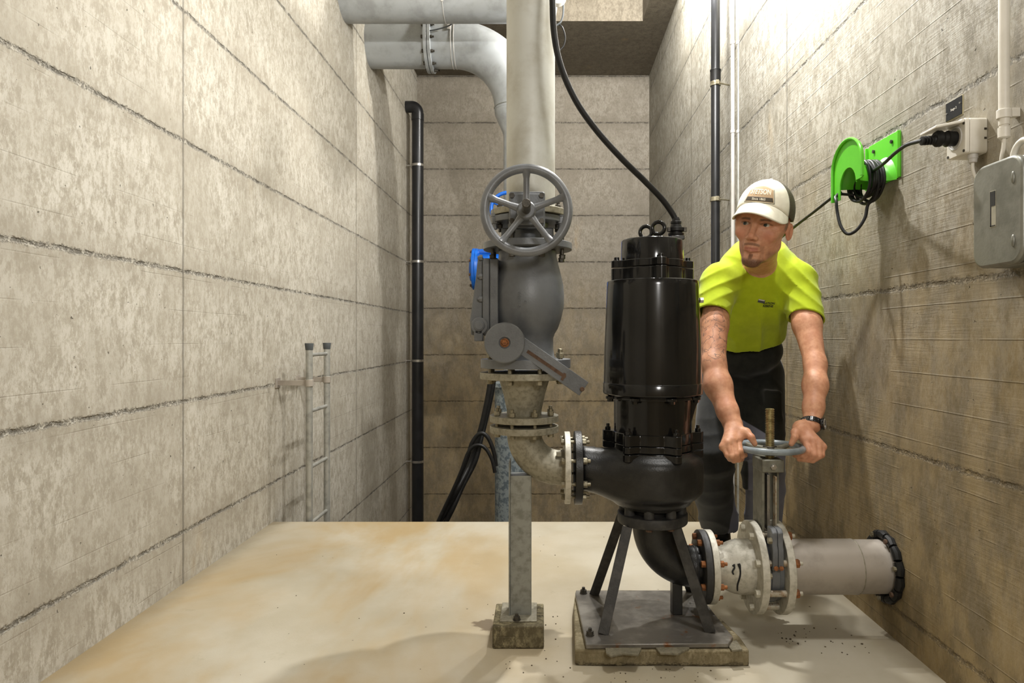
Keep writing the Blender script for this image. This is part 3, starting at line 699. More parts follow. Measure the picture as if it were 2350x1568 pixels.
# ---- pale reducer and big flange
t = thing('suction_reducer', 'pale galvanised cone fitting with black marker strokes between two flanges', 'pipe fitting', (.58, YP, zc))
flange(t, (.5055, YP, zc), RIGHT, .109, .019, M_whitegalv)
b = MB(); b.lathe((0, YP, zc), RIGHT, [(.520,.058),(.545,.062),(.585,.078),(.600,.081),(.645,.083)], 56); b.build('cone', M_whitegalv, t)
xf = .637
flange(t, (xf, YP, zc), RIGHT, .1375, .0215, M_whitegalv)
def on_cone(x, off=.0006):
    r_ = np.interp(x, [.520,.545,.585,.600,.645], [.058,.062,.078,.081,.083]); return r_ + off
for sx, a0, a1 in ((.570, 22, 0), (.585, 24, -42)):
    pp = []
    for k in range(17):
        a = math.radians(a0 + (a1-a0)*k/16); x_ = sx + .003*math.sin(k*.4); r_ = on_cone(x_); pp.append((x_, YP - r_*math.cos(a), zc + r_*math.sin(a)))
    b = MB(); b.tube(pp, .0022, 6, radii=[.0045, .0048, .0036] + [.0026]*13 + [.0018]); b.build('marker_stroke', M_mark, t)

# ---- knife gate valve between the large flanges
t = thing('knife_gate_valve', 'slim grey knife gate valve with a horizontal handwheel held by the man', 'valve', (.69, YP, zc))
b = MB(); b.lathe((.6605, YP, zc), RIGHT, [(0,.098),(.014,.098),(.014,.102),(.038,.102),(.038,.098),(.052,.098)], 60); b.build('body', M_grey, t, bevel=.0015)
YN = YP - .045
for xa, xb in ((.668,.6835),(.6845,.700)):
    b = MB(); b.prism([(xa, YP-.119+dy, zc+z_) for dy, z_ in ((0,.028),(-.006,.042),(-.006,.088),(0,.10),(0,.135),(.012,.145),(.045,.145),(.045,.028))], (xb-xa,0,0)); b.build('packing_housing', M_grey, t, bevel=.0025)
for x_ in (.677, .692):
    p = Vector((x_, YP-.122, zc+.036)); b = MB(); b.cyl(p, p+Vector((0,-.007,0)), .0065, 18); b.build('slotted_screw', M_rust, t, bevel=.0008)
for z_, m_ in ((.112, M_bolt), (.010, M_bolt)):
    p = Vector((.6685, YP-.112, zc+z_)); b = MB(); b.hexb(p, p+Vector((-.011,0,0)), .0095); b.build('body_bolt', m_, t)
zy0 = zc + .12; zy1 = Zy(1050)
b = MB(); b.box(.664, .672, YP-.040, YP+.048, zy0-.03, zy1-.012)
b.build('yoke_plate', M_yoke, t, bevel=.001)
b = MB(); b.box(.716, .722, YP-.02, YP+.06, zy0-.03, zy1-.012); b.build('yoke_plate', M_yoke, t, bevel=.001)
b = MB(); b.box(.662, .728, YP-.050, YP+.048, zy1-.040, zy1-.002); b.build('yoke_bridge', M_yoke, t, bevel=.003)
b = MB(); b.box(.683, .691, YP-.03, YP+.05, zy0, zy1-.05); b.build('blade', M_stain, t, bevel=.0005)
b = MB(); b.box(.694, .698, YP-.07, YP-.05, zc+.13, zy1-.048); b.build('blade_edge', M_rod, t)
xs = .697; ys = YP - .012
p = Vector((xs-.003, YP-.0500, zy1-.022)); b = MB(); b.hexb(p, p+Vector((0,-.008,0)), .009); b.cyl(p, p+Vector((0,-.012,0)), .005, 12); b.build('bridge_bolt', M_stain, t)
zw = Zy(1027); b = MB(); pts = []; n_ = 22; z_ = zy1 - .03; zend = Zy(938)
prf = [(0, .0105)]
k = 0
while z_ + k*.0052 < zend - .004:
    prf += [(k*.0052+.001, .0105), (k*.0052+.0018, .0135), (k*.0052+.0038, .0135), (k*.0052+.0046, .0105)]; k += 1
prf += [(zend-z_-.001, .0125), (zend-z_, .011)]
b.lathe((xs, ys, z_), UP, prf, 28); b.build('threaded_stem', M_stem, t, sharp=25)
b = MB(); b.torus((xs, ys, zw), UP, .0945, .0098, 90, 14); b.build('rim', M_bluegrey, t)
b = MB(); b.lathe((xs, ys, zw-.022), UP, [(0,.030),(.006,.030),(.010,.022),(.026,.020)], 28); b.build('hub', M_boltd, t, bevel=.001)
for k in range(4):
    a = math.radians(35 + 90*k); d_ = Vector((math.cos(a), math.sin(a), 0)); c_ = Vector((xs, ys, zw-.006))
    b = MB(); b.tube([c_+d_*.015, c_+d_*.06, c_+d_*.090+Vector((0,0,.004))], .008, 10); b.build('spoke', M_yoke, t)
bolts(t, (0, YP, zc), RIGHT, .1145, 8, xf, .7125+.0215, .0115, M_boltw, PI/8, name='tie_bolt')
_, u_, v_ = frame(RIGHT)
for i in range(8):
    a = PI/8 + PI/4*i; p = Vector((.6585, YP, zc)) + (u_*math.cos(a)+v_*math.sin(a))*.1145
    b = MB(); b.cyl(p, p+Vector((.054,0,0)), .0098, 18); b.build('spacer_rod', M_rod, t)
# ---- wall pipe
t = thing('wall_pipe', 'dull stainless pipe entering the right wall near the floor', 'pipe', (.9, YP, zc))
flange(t, (.7125, YP, zc), RIGHT, .1375, .0215, M_whitegalv)
b = MB(); b.tube([(.72, YP, zc), (.955, YP, zc)], .0815, 56); b.tube([(.950, YP, zc), (1.10, YP, zc)], .0795, 56); b.build('pipe', M_dull, t)
b = MB(); b.torus((.9555, YP, zc), RIGHT, .0800, .0022, 56, 8); b.build('weld_seam', M_galvd, t)
for i in range(8):
    a = PI/8 + PI/4*i; _, u_, v_ = frame(RIGHT); p = Vector((.734, YP, zc)) + (u_*math.cos(a)+v_*math.sin(a))*.1145
    b = MB(); b.hexb(p, p+Vector((.016,0,0)), .0128); b.build('rusty_nut', M_rust, t, bevel=.001)
t = thing('link_seal', 'black rubber link seal ring around the pipe where it enters the wall', 'pipe seal', (XR, YP, zc))
first = None
for i in range(14):
    a = 2*PI*i/14; a2 = a + 2*PI/14*.92; R_ = .0955
    def pp(aa, dx): return Vector((XR+dx-.010, YP + R_*math.cos(aa), zc + R_*math.sin(aa)))
    b = MB(); b.tube([pp(a, .0), pp((a+a2)/2, .002), pp(a2, .0)], .015, 10, radii=[.012,.015,.012]); b.build('link', M_rubber, t)
    if i % 2 == 0: b = MB(); p = pp((a+a2)/2, -.010); b.hexb(p, p+Vector((-.008,0,0)), .0075); b.build('link_bolt', M_bolt if i % 4 else M_rustd, t)

# ------------------------------------------------------------------ cables, pipes and fittings round the pit
gt = g + Vector((0, 0, .055))
t = thing('power_cable', 'thick black cable curving down from the top of the photo to the pump', 'cable', gt)
pts = [(XP+.3, 2.6, 3.3)]
pts = [P(1268,-420,2.02), P(1266,-160,1.99), P(1268,0,1.97), P(1272,80,1.97), P(1288,155,1.97), P(1322,232,1.98), P(1368,298,2.0), P(1425,362,2.02), P(1482,418,2.05), P(1520,458,2.07), P(1543,490,2.08), gt + Vector((0,0,.004))]
b = MB(); b.tube(spline(pts, 10), .0092, 16, radii=None); b.build('cable_sheath', M_rubber, t)
c_ = P(1543, 490, 2.08); b = MB(); b.tube([gt-Vector((0,0,.002)), gt+Vector((0,0,.008)), gt+Vector((-.0015,0,.014))], .012, 18, radii=[.0135,.0125,.0105]); b.build('strain_relief', M_rubber, t)

# ladder: two rails one behind the other, rungs parallel to the wall
xl = -1.146
t = thing('access_ladder', 'aluminium pit ladder clamped to the left wall beyond the floor edge', 'ladder', (xl, 3.53, -.02))
r0, r1 = 3.385, 3.665
zt_ = .872
for y_ in (r0, r1):
    b = MB(); b.cyl((xl, y_, -2.58), (xl, y_, zt_-.012), .0165, 24); b.build('rail', M_alu, t)
    b = MB(); b.lathe((xl, y_, 0), UP, [(zt_-.034,.0175),(zt_-.03,.0185),(zt_-.004,.0215),(zt_,.0205)], 24); b.build('rail_cap', M_capd, t)
for k in range(12):
    z_ = .814 - .280*k
    b = MB(); b.cyl((xl, r0, z_), (xl, r1, z_), .0095, 14); b.build('rung', M_alu, t)
zb_ = .675
for y_ in (r0, r1):
    b = MB(); b.lathe((xl, y_, zb_-.017), UP, [(0,.021),(.034,.021)], 24)
    b.box(-1.30, xl-.012, y_-.005, y_+.005, zb_-.013, zb_+.013); b.box(-1.305, -1.299, y_-.03, y_+.03, zb_-.024, zb_+.024); b.build('wall_bracket', M_dull, t, bevel=.001)

# black drain pipe, rear left corner
xd, yd = -1.158, 6.45; zt_ = .9 + 543*yd/F - .055
t = thing('drain_pipe', 'black plastic drain pipe in the rear left corner with an elbow into the left wall', 'pipe', (xd, yd, ZP))
b = MB(); b.tube([(xd, yd, ZP), (xd, yd, zt_-.06)] + arc((xd-.06, yd, zt_-.06), (1,0,0), (0,0,1), .06, 0, PI/2, 10) + [(-1.30, yd, zt_)], .0545, 28); b.build('pipe', M_pvc, t)
b = MB(); b.cyl((xd, yd, zt_-.13), (xd, yd, zt_-.065), .0585, 28); b.build('socket', M_pvc, t, bevel=.002)
for y_ in (380, 601, 828, 1059):
    z_ = CH - (y_-CY)*yd/F; b = MB(); b.ring((xd, yd, z_-.011), UP, .0545, .058, .022); b.cyl((xd-.05, yd, z_), (-1.29, yd, z_), .006, 10); b.box(-1.275, -1.265, yd-.02, yd+.02, z_-.02, z_+.02); b.build('pipe_clamp', M_stain, t)

# black pipe on the right wall with coupling
xp_, yp_ = .985, 3.84
t = thing('vertical_pipe', 'slim black plastic pipe running up the right wall in front of the bright patch', 'pipe', (xp_, yp_, ZP))
b = MB(); b.cyl((xp_, yp_, ZP), (xp_, yp_, 4.6), .0245, 24); b.build('pipe', M_pvc, t)
z_ = CH - (176-CY)*yp_/F; b = MB(); b.cyl((xp_, yp_, z_-.034), (xp_, yp_, z_+.036), .029, 26); b.ring((xp_, yp_, z_+.032), UP, .0245, .0305, .006); b.build('coupling', M_rubber, t, bevel=.001)
for y_ in (193, 458):
    z_ = CH - (y_-CY)*yp_/F; b = MB(); b.ring((xp_, yp_, z_-.012), UP, .0243, .0295, .024); b.box(xp_-.006, xp_+.012, yp_-.035, yp_-.022, z_-.011, z_+.013)
    b.cyl((xp_+.02, yp_-.02, z_-.002), (1.068, yp_+.012, z_-.002), .0045, 10); b.build('pipe_clamp', M_bolt, t, bevel=.001)
# thin pair of conduits beside it
for k, (xc, yc, rr_, m_, lb) in enumerate(((1.055, 3.74, .0105, M_whiteg, 'thin white conduit on the right wall beside the black pipe'), (1.0625, 3.66, .0085, M_alu, 'thin grey metal conduit on the right wall, right of the white conduit'))):
    t = thing('conduit', lb, 'conduit', (xc, yc, ZP)); b = MB(); b.cyl((xc, yc, ZP), (xc, yc, 4.6), rr_, 16); b.build('tube', m_, t)
    for y_ in (98, 302, 640):
        z_ = CH - (y_-CY)*yc/F; b = MB(); b.ring((xc, yc, z_-.008), UP, rr_, rr_+.003, .016, 20); b.box(xc, 1.075, yc-.005, yc+.005, z_-.006, z_+.006); b.build('clip', M_whiteg, t)

# upper manifold
zm = 3.157; Ym = 4.5
t = thing('manifold_pipe', 'wide grey horizontal pipe across the top of the photo into the left wall', 'pipe', (-.6, Ym, zm))
b = MB(); b.cyl((-1.31, Ym, zm), (.06, Ym, zm), .172, 56); b.build('pipe', M_pipe2, t)
b = MB(); b.lathe((.06, Ym, zm), RIGHT, [(0,.172),(.02,.165),(.045,.12),(.055,.06)], 48); b.build('end_cap', M_pipe2, t)
x_ = (1014-CX)*4.35/F; b = MB(); b.torus((x_, Ym, zm), RIGHT, .1735, .0022, 60, 6)
for k in range(14):
    a = -.2 + k*.05*1.3; b.box(x_-.008, x_+.008, Ym-.176*math.cos(a)-.003, Ym-.176*math.cos(a)+.003, zm-.176*math.sin(a)-.003, zm-.176*math.sin(a)+.003)
b.build('cable_tie', M_whiteg, t)
b = MB(); b.lathe(((1279-CX)*4.2/F, 4.2, zm-.17), (0,-1,0), [(0,.055),(.05,.055),(.055,.05)], 32); o = b.build('round_junction_box', M_white, bevel=.002)  # white round junction box near the manifold end, holds no lamp
tag(o, 'small round white fitting behind the riser pipe at the top edge', 'fitting')
b = MB(); Yl = 4.25; b.tube(spline([P(1291,-60,Yl), P(1293,20,Yl), P(1288,48,Yl), P(1278,58,Yl)]), .006, 10); o = b.build('cable', M_capd); tag(o, 'short grey cable hooking behind the riser pipe at the top', 'cable')
b = MB(); b.tube(spline([P(1280,55,Yl), P(1290,62,Yl), P(1297,84,Yl), P(1294,104,Yl), P(1284,116,Yl)]), .0045, 10); o = b.build('cable', M_rubber); tag(o, 'thin black cable loop hanging just right of the riser pipe near the ceiling', 'cable')

# rear discharge line with the big bend
Y2 = 5.15; z2 = CH + 672*Y2/F; xv = (1187-CX)*Y2/F; Rb2 = .483; r2 = .1715
t = thing('rear_elbow_pipe', 'large grey pipe bending down from the left wall behind the riser', 'pipe', (xv, Y2, z2))
cb = Vector((xv-Rb2, Y2, z2-Rb2))
b = MB(); b.tube([(-1.31, Y2, z2), (cb.x, Y2, z2)] + arc(cb, (0,0,1), (1,0,0), Rb2, 0, PI/2, 28) + [(xv, Y2, cb.z-.02)], r2, 52); b.build('bend', M_pipe2, t)
b = MB(); b.lathe((xv, Y2, 0), UP, [(-2.5,.104),(2.40,.104),(2.44,.108),(cb.z-.05,r2-.004),(cb.z,r2)][::1], 48); b.build('reducer', M_pipe2, t)
b = MB(); b.torus((xv, Y2, cb.z), UP, r2, .004, 48, 6); b.build('weld_seam', M_galv, t)
for dx in (0, .028):
    flange(t, ((980-CX)*Y2/F+dx-.0, Y2, z2), RIGHT, .205, .023, M_pipe2)
bolts(t, (0, Y2, z2), RIGHT, .187, 12, (980-CX)*Y2/F, (980-CX)*Y2/F+.051, .013, M_boltd, .1)
x_ = (1040-CX)*Y2/F; b = MB(); b.torus((x_, Y2, z2), RIGHT, r2+.002, .003, 56, 6); b.torus((x_+.022, Y2, z2), RIGHT, r2+.002, .003, 56, 6)
for k in range(10):
    a = .25 + k*.06; b.box(x_-.022, x_-.002, Y2-(r2+.008)*math.cos(a)-.004, Y2-(r2+.008)*math.cos(a)+.004, z2+(r2+.008)*math.sin(a)-.004, z2+(r2+.008)*math.sin(a)+.004)
b.build('cable_tie', M_whiteg, t)
b = MB(); Yf = Y2-r2-.02; b.tube(spline([P(975,72,Yf), P(1000,68,Yf), P(1028,60,Yf), P(1040,52,Yf-.02)]), .005, 8); b.build('tie_wire', M_capd, t)
t = thing('rear_riser_pipe', 'spangled zinc vertical pipe standing in the pit behind the support post', 'pipe', ((1178-CX)*4.9/F, 4.9, ZP))
b = MB(); b.cyl(((1178-CX)*4.9/F, 4.9, ZP), ((1176-CX)*4.9/F, 4.9, .55), .128, 44); b.build('pipe', M_galvb, t)
flange(t, ((1176-CX)*4.9/F, 4.9, .55), UP, .17, .03, M_galvb)
Yv = 4.95
t = thing('blue_check_valve', 'bright blue valve partly hidden behind the left side of the grey check valve', 'valve', P(1130,620,Yv))
c = P(1092, 618, Yv); b = MB(); b.lathe(c, (-1,0,0), [(0,.150),(.022,.150),(.024,.10),(.040,.085),(.048,.03)], 44); b.build('bonnet_cover', M_blue, t, bevel=.003)
b = MB(); b.lathe(c, (1,0,0), [(.002,.150),(.02,.148),(.03,.11),(.30,.11),(.33,.11)], 44); b.cyl(P(1185,700,Yv), P(1185,560,Yv), .12, 40); b.cyl(P(1098,580,Yv), P(1150,576,Yv), .024, 18); b.build('body', M_blue, t)
for k in range(8):
    a = PI/8 + k*PI/4; p = c + Vector((-.026, .132*math.sin(a), .132*math.cos(a))); b = MB(); b.hexb(p, p+Vector((-.012,0,0)), .011); b.build('bolt', M_rustd, t)
t = thing('blue_gate_valve', 'blue handwheel valve seen through the gap in the grey handwheel', 'valve', P(1162,484,4.8))
c = P(1165, 480, 4.78); b = MB(); b.torus(c, (0,1,0), .115, .013, 60, 12); b.build('rim', M_blue, t)
for k in range(5):
    a = math.radians(10 + 72*k); b = MB(); d_ = Vector((math.cos(a), 0, math.sin(a))); b.tube([c+d_*.02, c+d_*.106], .011, 10); b.build('spoke', M_blue, t)
b = MB(); b.cyl(c+Vector((0,-.04,0)), c+Vector((0,.28,0)), .028, 20); b.build('stem', M_blue, t)
b = MB(); b.cyl(P(1190,560,Y2), P(1190,500,Y2), .11, 40); b.build('body', M_blue, t)

# black hoses in the rear pit
hz = [[(1128,850,4.6),(1122,900,4.6),(1108,968,4.6),(1096,1010,4.6),(1080,1062,4.6),(1052,1118,4.5),(1030,1160,4.5),(1008,1200,4.5),(985,1250,4.5)],
      [(1136,850,4.65),(1128,905,4.65),(1112,975,4.65),(1102,1015,4.62),(1090,1060,4.6),(1062,1115,4.55),(1040,1165,4.5),(1020,1205,4.5),(998,1252,4.5)],
      [(1138,1070,4.5),(1134,1040,4.5),(1122,1008,4.5),(1108,995,4.5),(1095,1000,4.5),(1082,1020,4.5),(1072,1052,4.5),(1056,1090,4.5),(1036,1135,4.5),(1015,1180,4.5),(990,1240,4.5)],
      [(1136,1085,4.45),(1130,1058,4.45),(1118,1034,4.45),(1104,1023,4.45),(1088,1024,4.45),(1074,1040,4.45),(1060,1078,4.45),(1044,1116,4.45),(1024,1158,4.45),(1004,1200,4.45),(984,1245,4.45)]]
for i, h in enumerate(hz):
    b = MB(); b.tube(spline([P(*p) for p in h], 8), (.019, .017, .014, .012)[i], 12); o = b.build('hose', M_rubber)
    tag(o, ('thickest black hose hanging straight down at the left of the rear bundle', 'black hose hanging straight down at the right of the rear bundle', 'black hose with the upper of two arches toward the zinc pipe', 'thin black hose with the lower of two arches toward the zinc pipe')[i], 'hose', 'black hoses in the rear pit')

# ------------------------------------------------------------------ right wall, near part
def WR(x, y, X=XR): Yw = X*F/(x-CX); return Vector((X, Yw, CH-(y-CY)*Yw/F))
# label plate
t = thing('label_plate', 'small black label plate on the wall above the white socket', 'sign', WR(2191, 250))
a = WR(2173, 260); bb = WR(2210, 240); zc_ = WR(2191, 250).z; y0_, y1_ = bb.y, a.y
b = MB(); b.box(XR-.003, XR, y0_, y1_, zc_-.0235, zc_+.0235); b.build('plate', M_sign, t, bevel=.0006)
M_edge = paint('plate_edge', srgb(206,196,160), None, 0.5)
b = MB(); b.box(XR-.0015, XR, y0_-.002, y1_+.001, zc_-.0245, zc_+.0245); b.build('plate_edge', M_edge, t)
for y_, z_ in ((y0_+.006, .006), (y1_-.006, -.004)):
    b = MB(); b.cyl((XR-.003, y_, zc_+z_), (XR-.0055, y_, zc_+z_), .0022, 12); b.build('screw', M_stain, t)
text_on('lettering', 'Stage 2', .0088, M_white, t, lambda u, v: (XR-.0033, (y0_+y1_)/2 - u, zc_ + v), .0003)

# socket box with plug
t = thing('socket_box', 'white surface-mounted socket box with its flap open', 'socket', (XR, 1.65, 1.36))
b = MB(); bx0, by0, by1, bz0, bz1 = 1.006, 1.615, 1.690, 1.338, 1.4215
b.prism([(XR, (by0+by1)/2+y_, (bz0+bz1)/2+z_) for y_, z_ in rrect(by1-by0, bz1-bz0, .006)], (bx0+.011-XR,0,0)); b.build('housing', M_white, t, bevel=.0015)
b = MB(); b.prism([(bx0+.010, (by0+by1)/2+y_, (bz0+bz1)/2+z_) for y_, z_ in rrect(by1-by0, bz1-bz0, .006)], (-.010,0,0)); b.build('front_frame', M_white, t, bevel=.0015)
b = MB(); pc = Vector((bx0, 1.655, 1.382)); b.ring(pc, (-1,0,0), .024, .0285, .003, 40); b.cyl(pc+Vector((.001,0,0)), pc+Vector((-.0008,0,0)), .024, 32); b.build('socket_well', M_whiteg, t, bevel=.0008)
b = MB(); h0 = Vector((bx0-.001, 0, bz1-.004)); h1 = Vector((bx0-.068, 0, bz1-.018)); 
b.add([(h0.x,by0+.003,h0.z),(h0.x,by1-.003,h0.z),(h1.x,by1-.003,h1.z),(h1.x,by0+.003,h1.z),(h0.x,by0+.003,h0.z-.006),(h0.x,by1-.003,h0.z-.006),(h1.x,by1-.003,h1.z-.006),(h1.x,by0+.003,h1.z-.006)],
      [[0,1,2,3],[7,6,5,4],[0,3,7,4],[1,5,6,2],[3,2,6,7],[0,4,5,1]]); b.build('flap', M_white, t, bevel=.0015)
b = MB(); b.cyl((bx0-.002, by0+.006, bz1-.005), (bx0-.002, by1-.006, bz1-.005), .0045, 14); b.build('hinge', M_white, t)
for y_, z_ in ((by0+.006, bz0+.006), (by0+.006, bz1-.012), (by1-.006, bz0+.006)):
    b = MB(); b.cyl((bx0, y_, z_), (bx0-.0015, y_, z_), .0035, 14); b.build('screw', M_boltd, t)
for z_ in (.032, .054):
    b = MB(); b.box(XR-.008, XR-.002, by0-.0008, by0+.002, bz0+z_, bz0+z_+.005); b.build('slot', M_boltd, t)
gb = Vector((1.034, 1.632, bz0)); b = MB(); b.lathe(gb, (0,0,-1), [(0,.0115),(.010,.0115),(.011,.0100),(.020,.0090)], 24); b.build('bottom_gland', M_whiteg, t, bevel=.0008)
t = thing('hook_cord', 'black cord with plug in the white socket, wound over the green hook', 'cord', pc)
b = MB(); b.lathe(pc+Vector((-.001,0,0)), (-1,0,0), [(0,.0175),(.012,.0180),(.020,.0195),(.022,.0165),(.030,.0160),(.036,.0195),(.044,.0195),(.050,.0155)], 24); b.build('plug', M_rubber, t, sharp=30)
b = MB(); prf = [(.048,.0125),(.053,.0115)]
for k in range(4): prf += [(.056+k*.007,.0095),(.058+k*.007,.0110),(.061+k*.007,.0110),(.062+k*.007,.0078)]
b.lathe(pc, (-1,0,-.06), prf, 20); b.build('strain_relief', M_rubber, t, sharp=30)
# green hook
hy0, hy1 = 2.0, 2.20
hx = .945; cy_ = 2.10
t = thing('cable_hook', 'lime green plastic cable hook screwed to the right wall', 'hook', (XR, cy_, 1.43))
b = MB(); b.prism([(XR-.004, hy0, 1.372), (XR-.004, hy1, 1.372), (XR-.004, hy1, 1.500), (XR-.004, hy1-.012, 1.512), (XR-.004, hy0+.012, 1.512), (XR-.004, hy0, 1.500)], (.004,0,0))
b.box(XR-.012, XR-.001, hy0, hy0+.004, 1.372, 1.508); b.box(XR-.012, XR-.001, hy1-.004, hy1, 1.372, 1.508); b.build('back_plate', M_green, t, bevel=.001)
for y_, z_ in ((2.045, 1.487), (2.155, 1.487)):
    b = MB(); b.cyl((XR-.004, y_, z_), (XR-.009, y_, z_), .0055, 16); b.build('screw', M_boltd, t)
Rh = .062; b = MB(); vs = []; n_ = 24; zc2 = 1.368
for x_, rr_ in ((XR-.004, Rh+.02), (XR-.016, Rh+.006), (XR-.035, Rh), (hx+.03, Rh), (hx+.008, Rh+.008), (hx, Rh+.02)):
    for rad in (rr_, rr_-.0035):
        for k in range(n_+1):
            a = PI*k/n_; vs.append((x_, cy_+rad*math.cos(a), zc2+rad*math.sin(a)*1.02))
fs = []; m_ = n_+1
for j in range(5):
    for k in range(n_):
        o0 = 2*j*m_; o1 = 2*(j+1)*m_
        fs.append([o0+k, o0+k+1, o1+k+1, o1+k]); fs.append([o0+m_+k, o1+m_+k, o1+m_+k+1, o0+m_+k+1])
    for k in (0, n_): fs.append([2*j*m_+k, 2*(j+1)*m_+k, 2*(j+1)*m_+m_+k, 2*j*m_+m_+k])
b.add(vs, fs); b.build('saddle', M_green, t, sharp=50)
b = MB(); ol = [(hy1, 1.334), (hy1, 1.43)] + [(cy_+.1*math.cos(PI*k/14), 1.43+.078*math.sin(PI*k/14)) for k in range(1, 14)] + [(hy0, 1.43), (hy0, 1.376), (hy0+.012, 1.372), (hy0+.045, 1.372)] + [(cy_+.055*math.cos(a_), 1.366+.056*math.sin(a_)) for a_ in [PI-k*PI/12 for k in range(0, 12)]] + [(hy1-.045, 1.345), (hy1-.045, 1.334)]
b.prism([(hx, y_, z_) for y_, z_ in ol], (.004,0,0)); b.build('front_lip', M_green, t, bevel=.001)
b = MB(); n0 = len(ol); rim = [Vector((hx-.004, y_, z_)) for y_, z_ in ol[:17]]; b.tube(rim, .0045, 8); b.build('lip_rim', M_green, t)
# cord
rnd = random.Random(11)
lead = [pc+Vector((-.080,0,-.004)), P(2080,333,1.74), P(2050,355,1.83), P(2025,378,1.93)]
cp = [Vector(p) for p in lead]; x_ = 1.02
for k in range(6*12):
    a = 2*PI*k/12 + .6; xx = 1.022 - .044*(k/72) + rnd.uniform(-.002,.002); rw = .070 + .004*math.sin(k*.37)
    y_ = cy_ + math.cos(a)*rw; z_ = 1.368 + math.sin(a)*(.070 if math.sin(a) > 0 else .046 + .012*math.sin(k*.21+1))
    cp.append(Vector((xx, y_-.004, z_+.002)))
loop = [P(1992,470,2.07), P(1985,500,2.07), P(1966,528,2.08), P(1945,537,2.10), P(1930,520,2.12), P(1922,490,2.14), P(1919,462,2.15)]
cord_ = spline(cp, 3); b = MB(); b.tube(cord_, .0048, 10); b.build('wound_cord', M_rubber, bpy.data.objects['hook_cord'])
p0 = Vector((.985, 2.03, 1.40))
b = MB(); b.tube(spline([P(2012,400,2.03), P(2016,425,2.03), P(2008,455,2.045)] + loop + [P(1918,452,2.17), P(1930,440,2.17)], 8), .0048, 10); b.build('hanging_loop', M_rubber, bpy.data.objects['hook_cord'])
b = MB(); b.tube(spline([P(1960,448,2.15), P(1925,446,2.18), P(1908,455,2.22), P(1870,485,2.30), P(1822,522,2.42), P(1770,566,2.6), P(1700,640,2.9), P(1668,760,3.4), P(1660,1000,3.7)], 8), .0046, 10); b.build('cord_tail', M_rubber, bpy.data.objects['hook_cord'])
# white conduit at the right edge
xc, yc = 1.030, 1.516
t = thing('white_conduit', 'white plastic conduit pipe at the right edge above the grey box', 'conduit', (xc, yc, 1.34))
b = MB(); b.cyl((xc, yc, 1.372), (xc, yc, 3.4), .0112, 24); b.build('tube', M_white, t)
z_ = CH-(262-CY)*yc/F; b = MB(); b.ring((xc, yc, z_-.010), UP, .0110, .0150, .019, 28); b.box(xc+.011, XR+.006, yc-.011, yc+.004, z_-.008, z_+.011); b.build('clip', M_white, t, bevel=.0008)
b = MB(); b.lathe((xc, yc, 0), UP, [(1.342,.0085),(1.3445,.0125),(1.366,.0125),(1.367,.0100),(1.385,.0065)][::1], 26); b.build('end_gland', M_white, t, sharp=30)
b = MB(); b.tube(spline([(xc, yc, 1.346), (xc-.001, yc, 1.325), (xc-.004, yc+.003, 1.295), (1.030, 1.520, 1.27)], 6), .0042, 10); b.build('cable', M_white, t)
# junction box
t = thing('junction_box', 'grey cast metal junction box with a label at the right edge', 'junction box', (XR, 1.47, 1.17))
zc3 = 1.168; b = MB(); b.prism([(XR, 1.475+y_, zc3+z_) for y_, z_ in rrect(.160, .228, .036, 8)], (.995-XR+.012,0,0)); b.build('base', M_alubox, t, bevel=.002)
b = MB(); b.prism([(1.0055, 1.475+y_, zc3+z_) for y_, z_ in rrect(.154, .222, .034, 8)], (-.0018,0,0)); b.build('seal', M_gask, t)
b = MB(); b.prism([(1.0045, 1.475+y_, zc3+z_) for y_, z_ in rrect(.160, .228, .036, 8)], (-.020,0,0)); b.build('lid', M_alubox, t, bevel=.006, segs=3)
for z_ in (.066, -.066):
    b = MB(); b.ball((.984, 1.421, zc3+z_), .006, 14, (.6, .8, 2.2)); b.build('lid_lug', M_alubox, t)
M_lab = paint('label_foil', srgb(168,164,148), None, 0.4, 0.2)
b = MB(); b.prism([(.9846, 1.485+y_, zc3+.012+z_) for y_, z_ in rrect(.020, .080, .002)], (-.0006,0,0)); b.build('label', M_lab, t)
b = MB(); b.box(.9834, .984, 1.4765, 1.4935, zc3+.018, zc3+.050); b.box(.9834, .984, 1.4765, 1.4935, zc3-.026, zc3-.024); b.box(.9834, .984, 1.490, 1.4935, zc3-.026, zc3+.018); b.build('label_print', M_sign, t)
for z_ in (.098-.012, -.066):
    c = Vector((1.022, 1.396, zc3+z_)); b = MB(); b.lathe(c, (0,-1,0), [(0,.019),(.006,.019),(.008,.015),(.014,.015)], 28); b.build('gland_neck', M_alubox, t)
    b = MB(); n_ = 24; pr = []
    for k in range(n_*2):
        a = 2*PI*k/(n_*2); rr_ = .0235 if k % 4 < 2 else .020; pr.append((c.x+rr_*math.cos(a), c.y-.014, c.z+rr_*math.sin(a)))
    b.prism(pr, (0,-.020,0)); b.build('gland_nut', M_boltd, t, bevel=.001)
# white cable looping from the socket into the box
b = MB(); b.tube(spline([gb+Vector((0,0,-.012)), gb+Vector((0,0,-.035)), gb+Vector((.002,-.010,-.058)), (1.032, 1.585, 1.262), (1.030, 1.556, 1.262), (1.030, 1.540, 1.268)], 8), .0040, 12); o = b.build('cable', M_white); tag(o, 'short white cable from the socket box down into the grey junction box', 'cable')
b = MB(); b.tube(arc((1.02, 1.44, 1.285), (0,-1,0), (0,0,1), .032, -.3, PI*.95, 14), .0068, 12); b.lathe((1.02, 1.472, 1.270), UP, [(0,.011),(.016,.010)], 20); o = b.build('cable_arch', M_white); tag(o, 'thick white cable arching over the top of the grey junction box', 'cable')
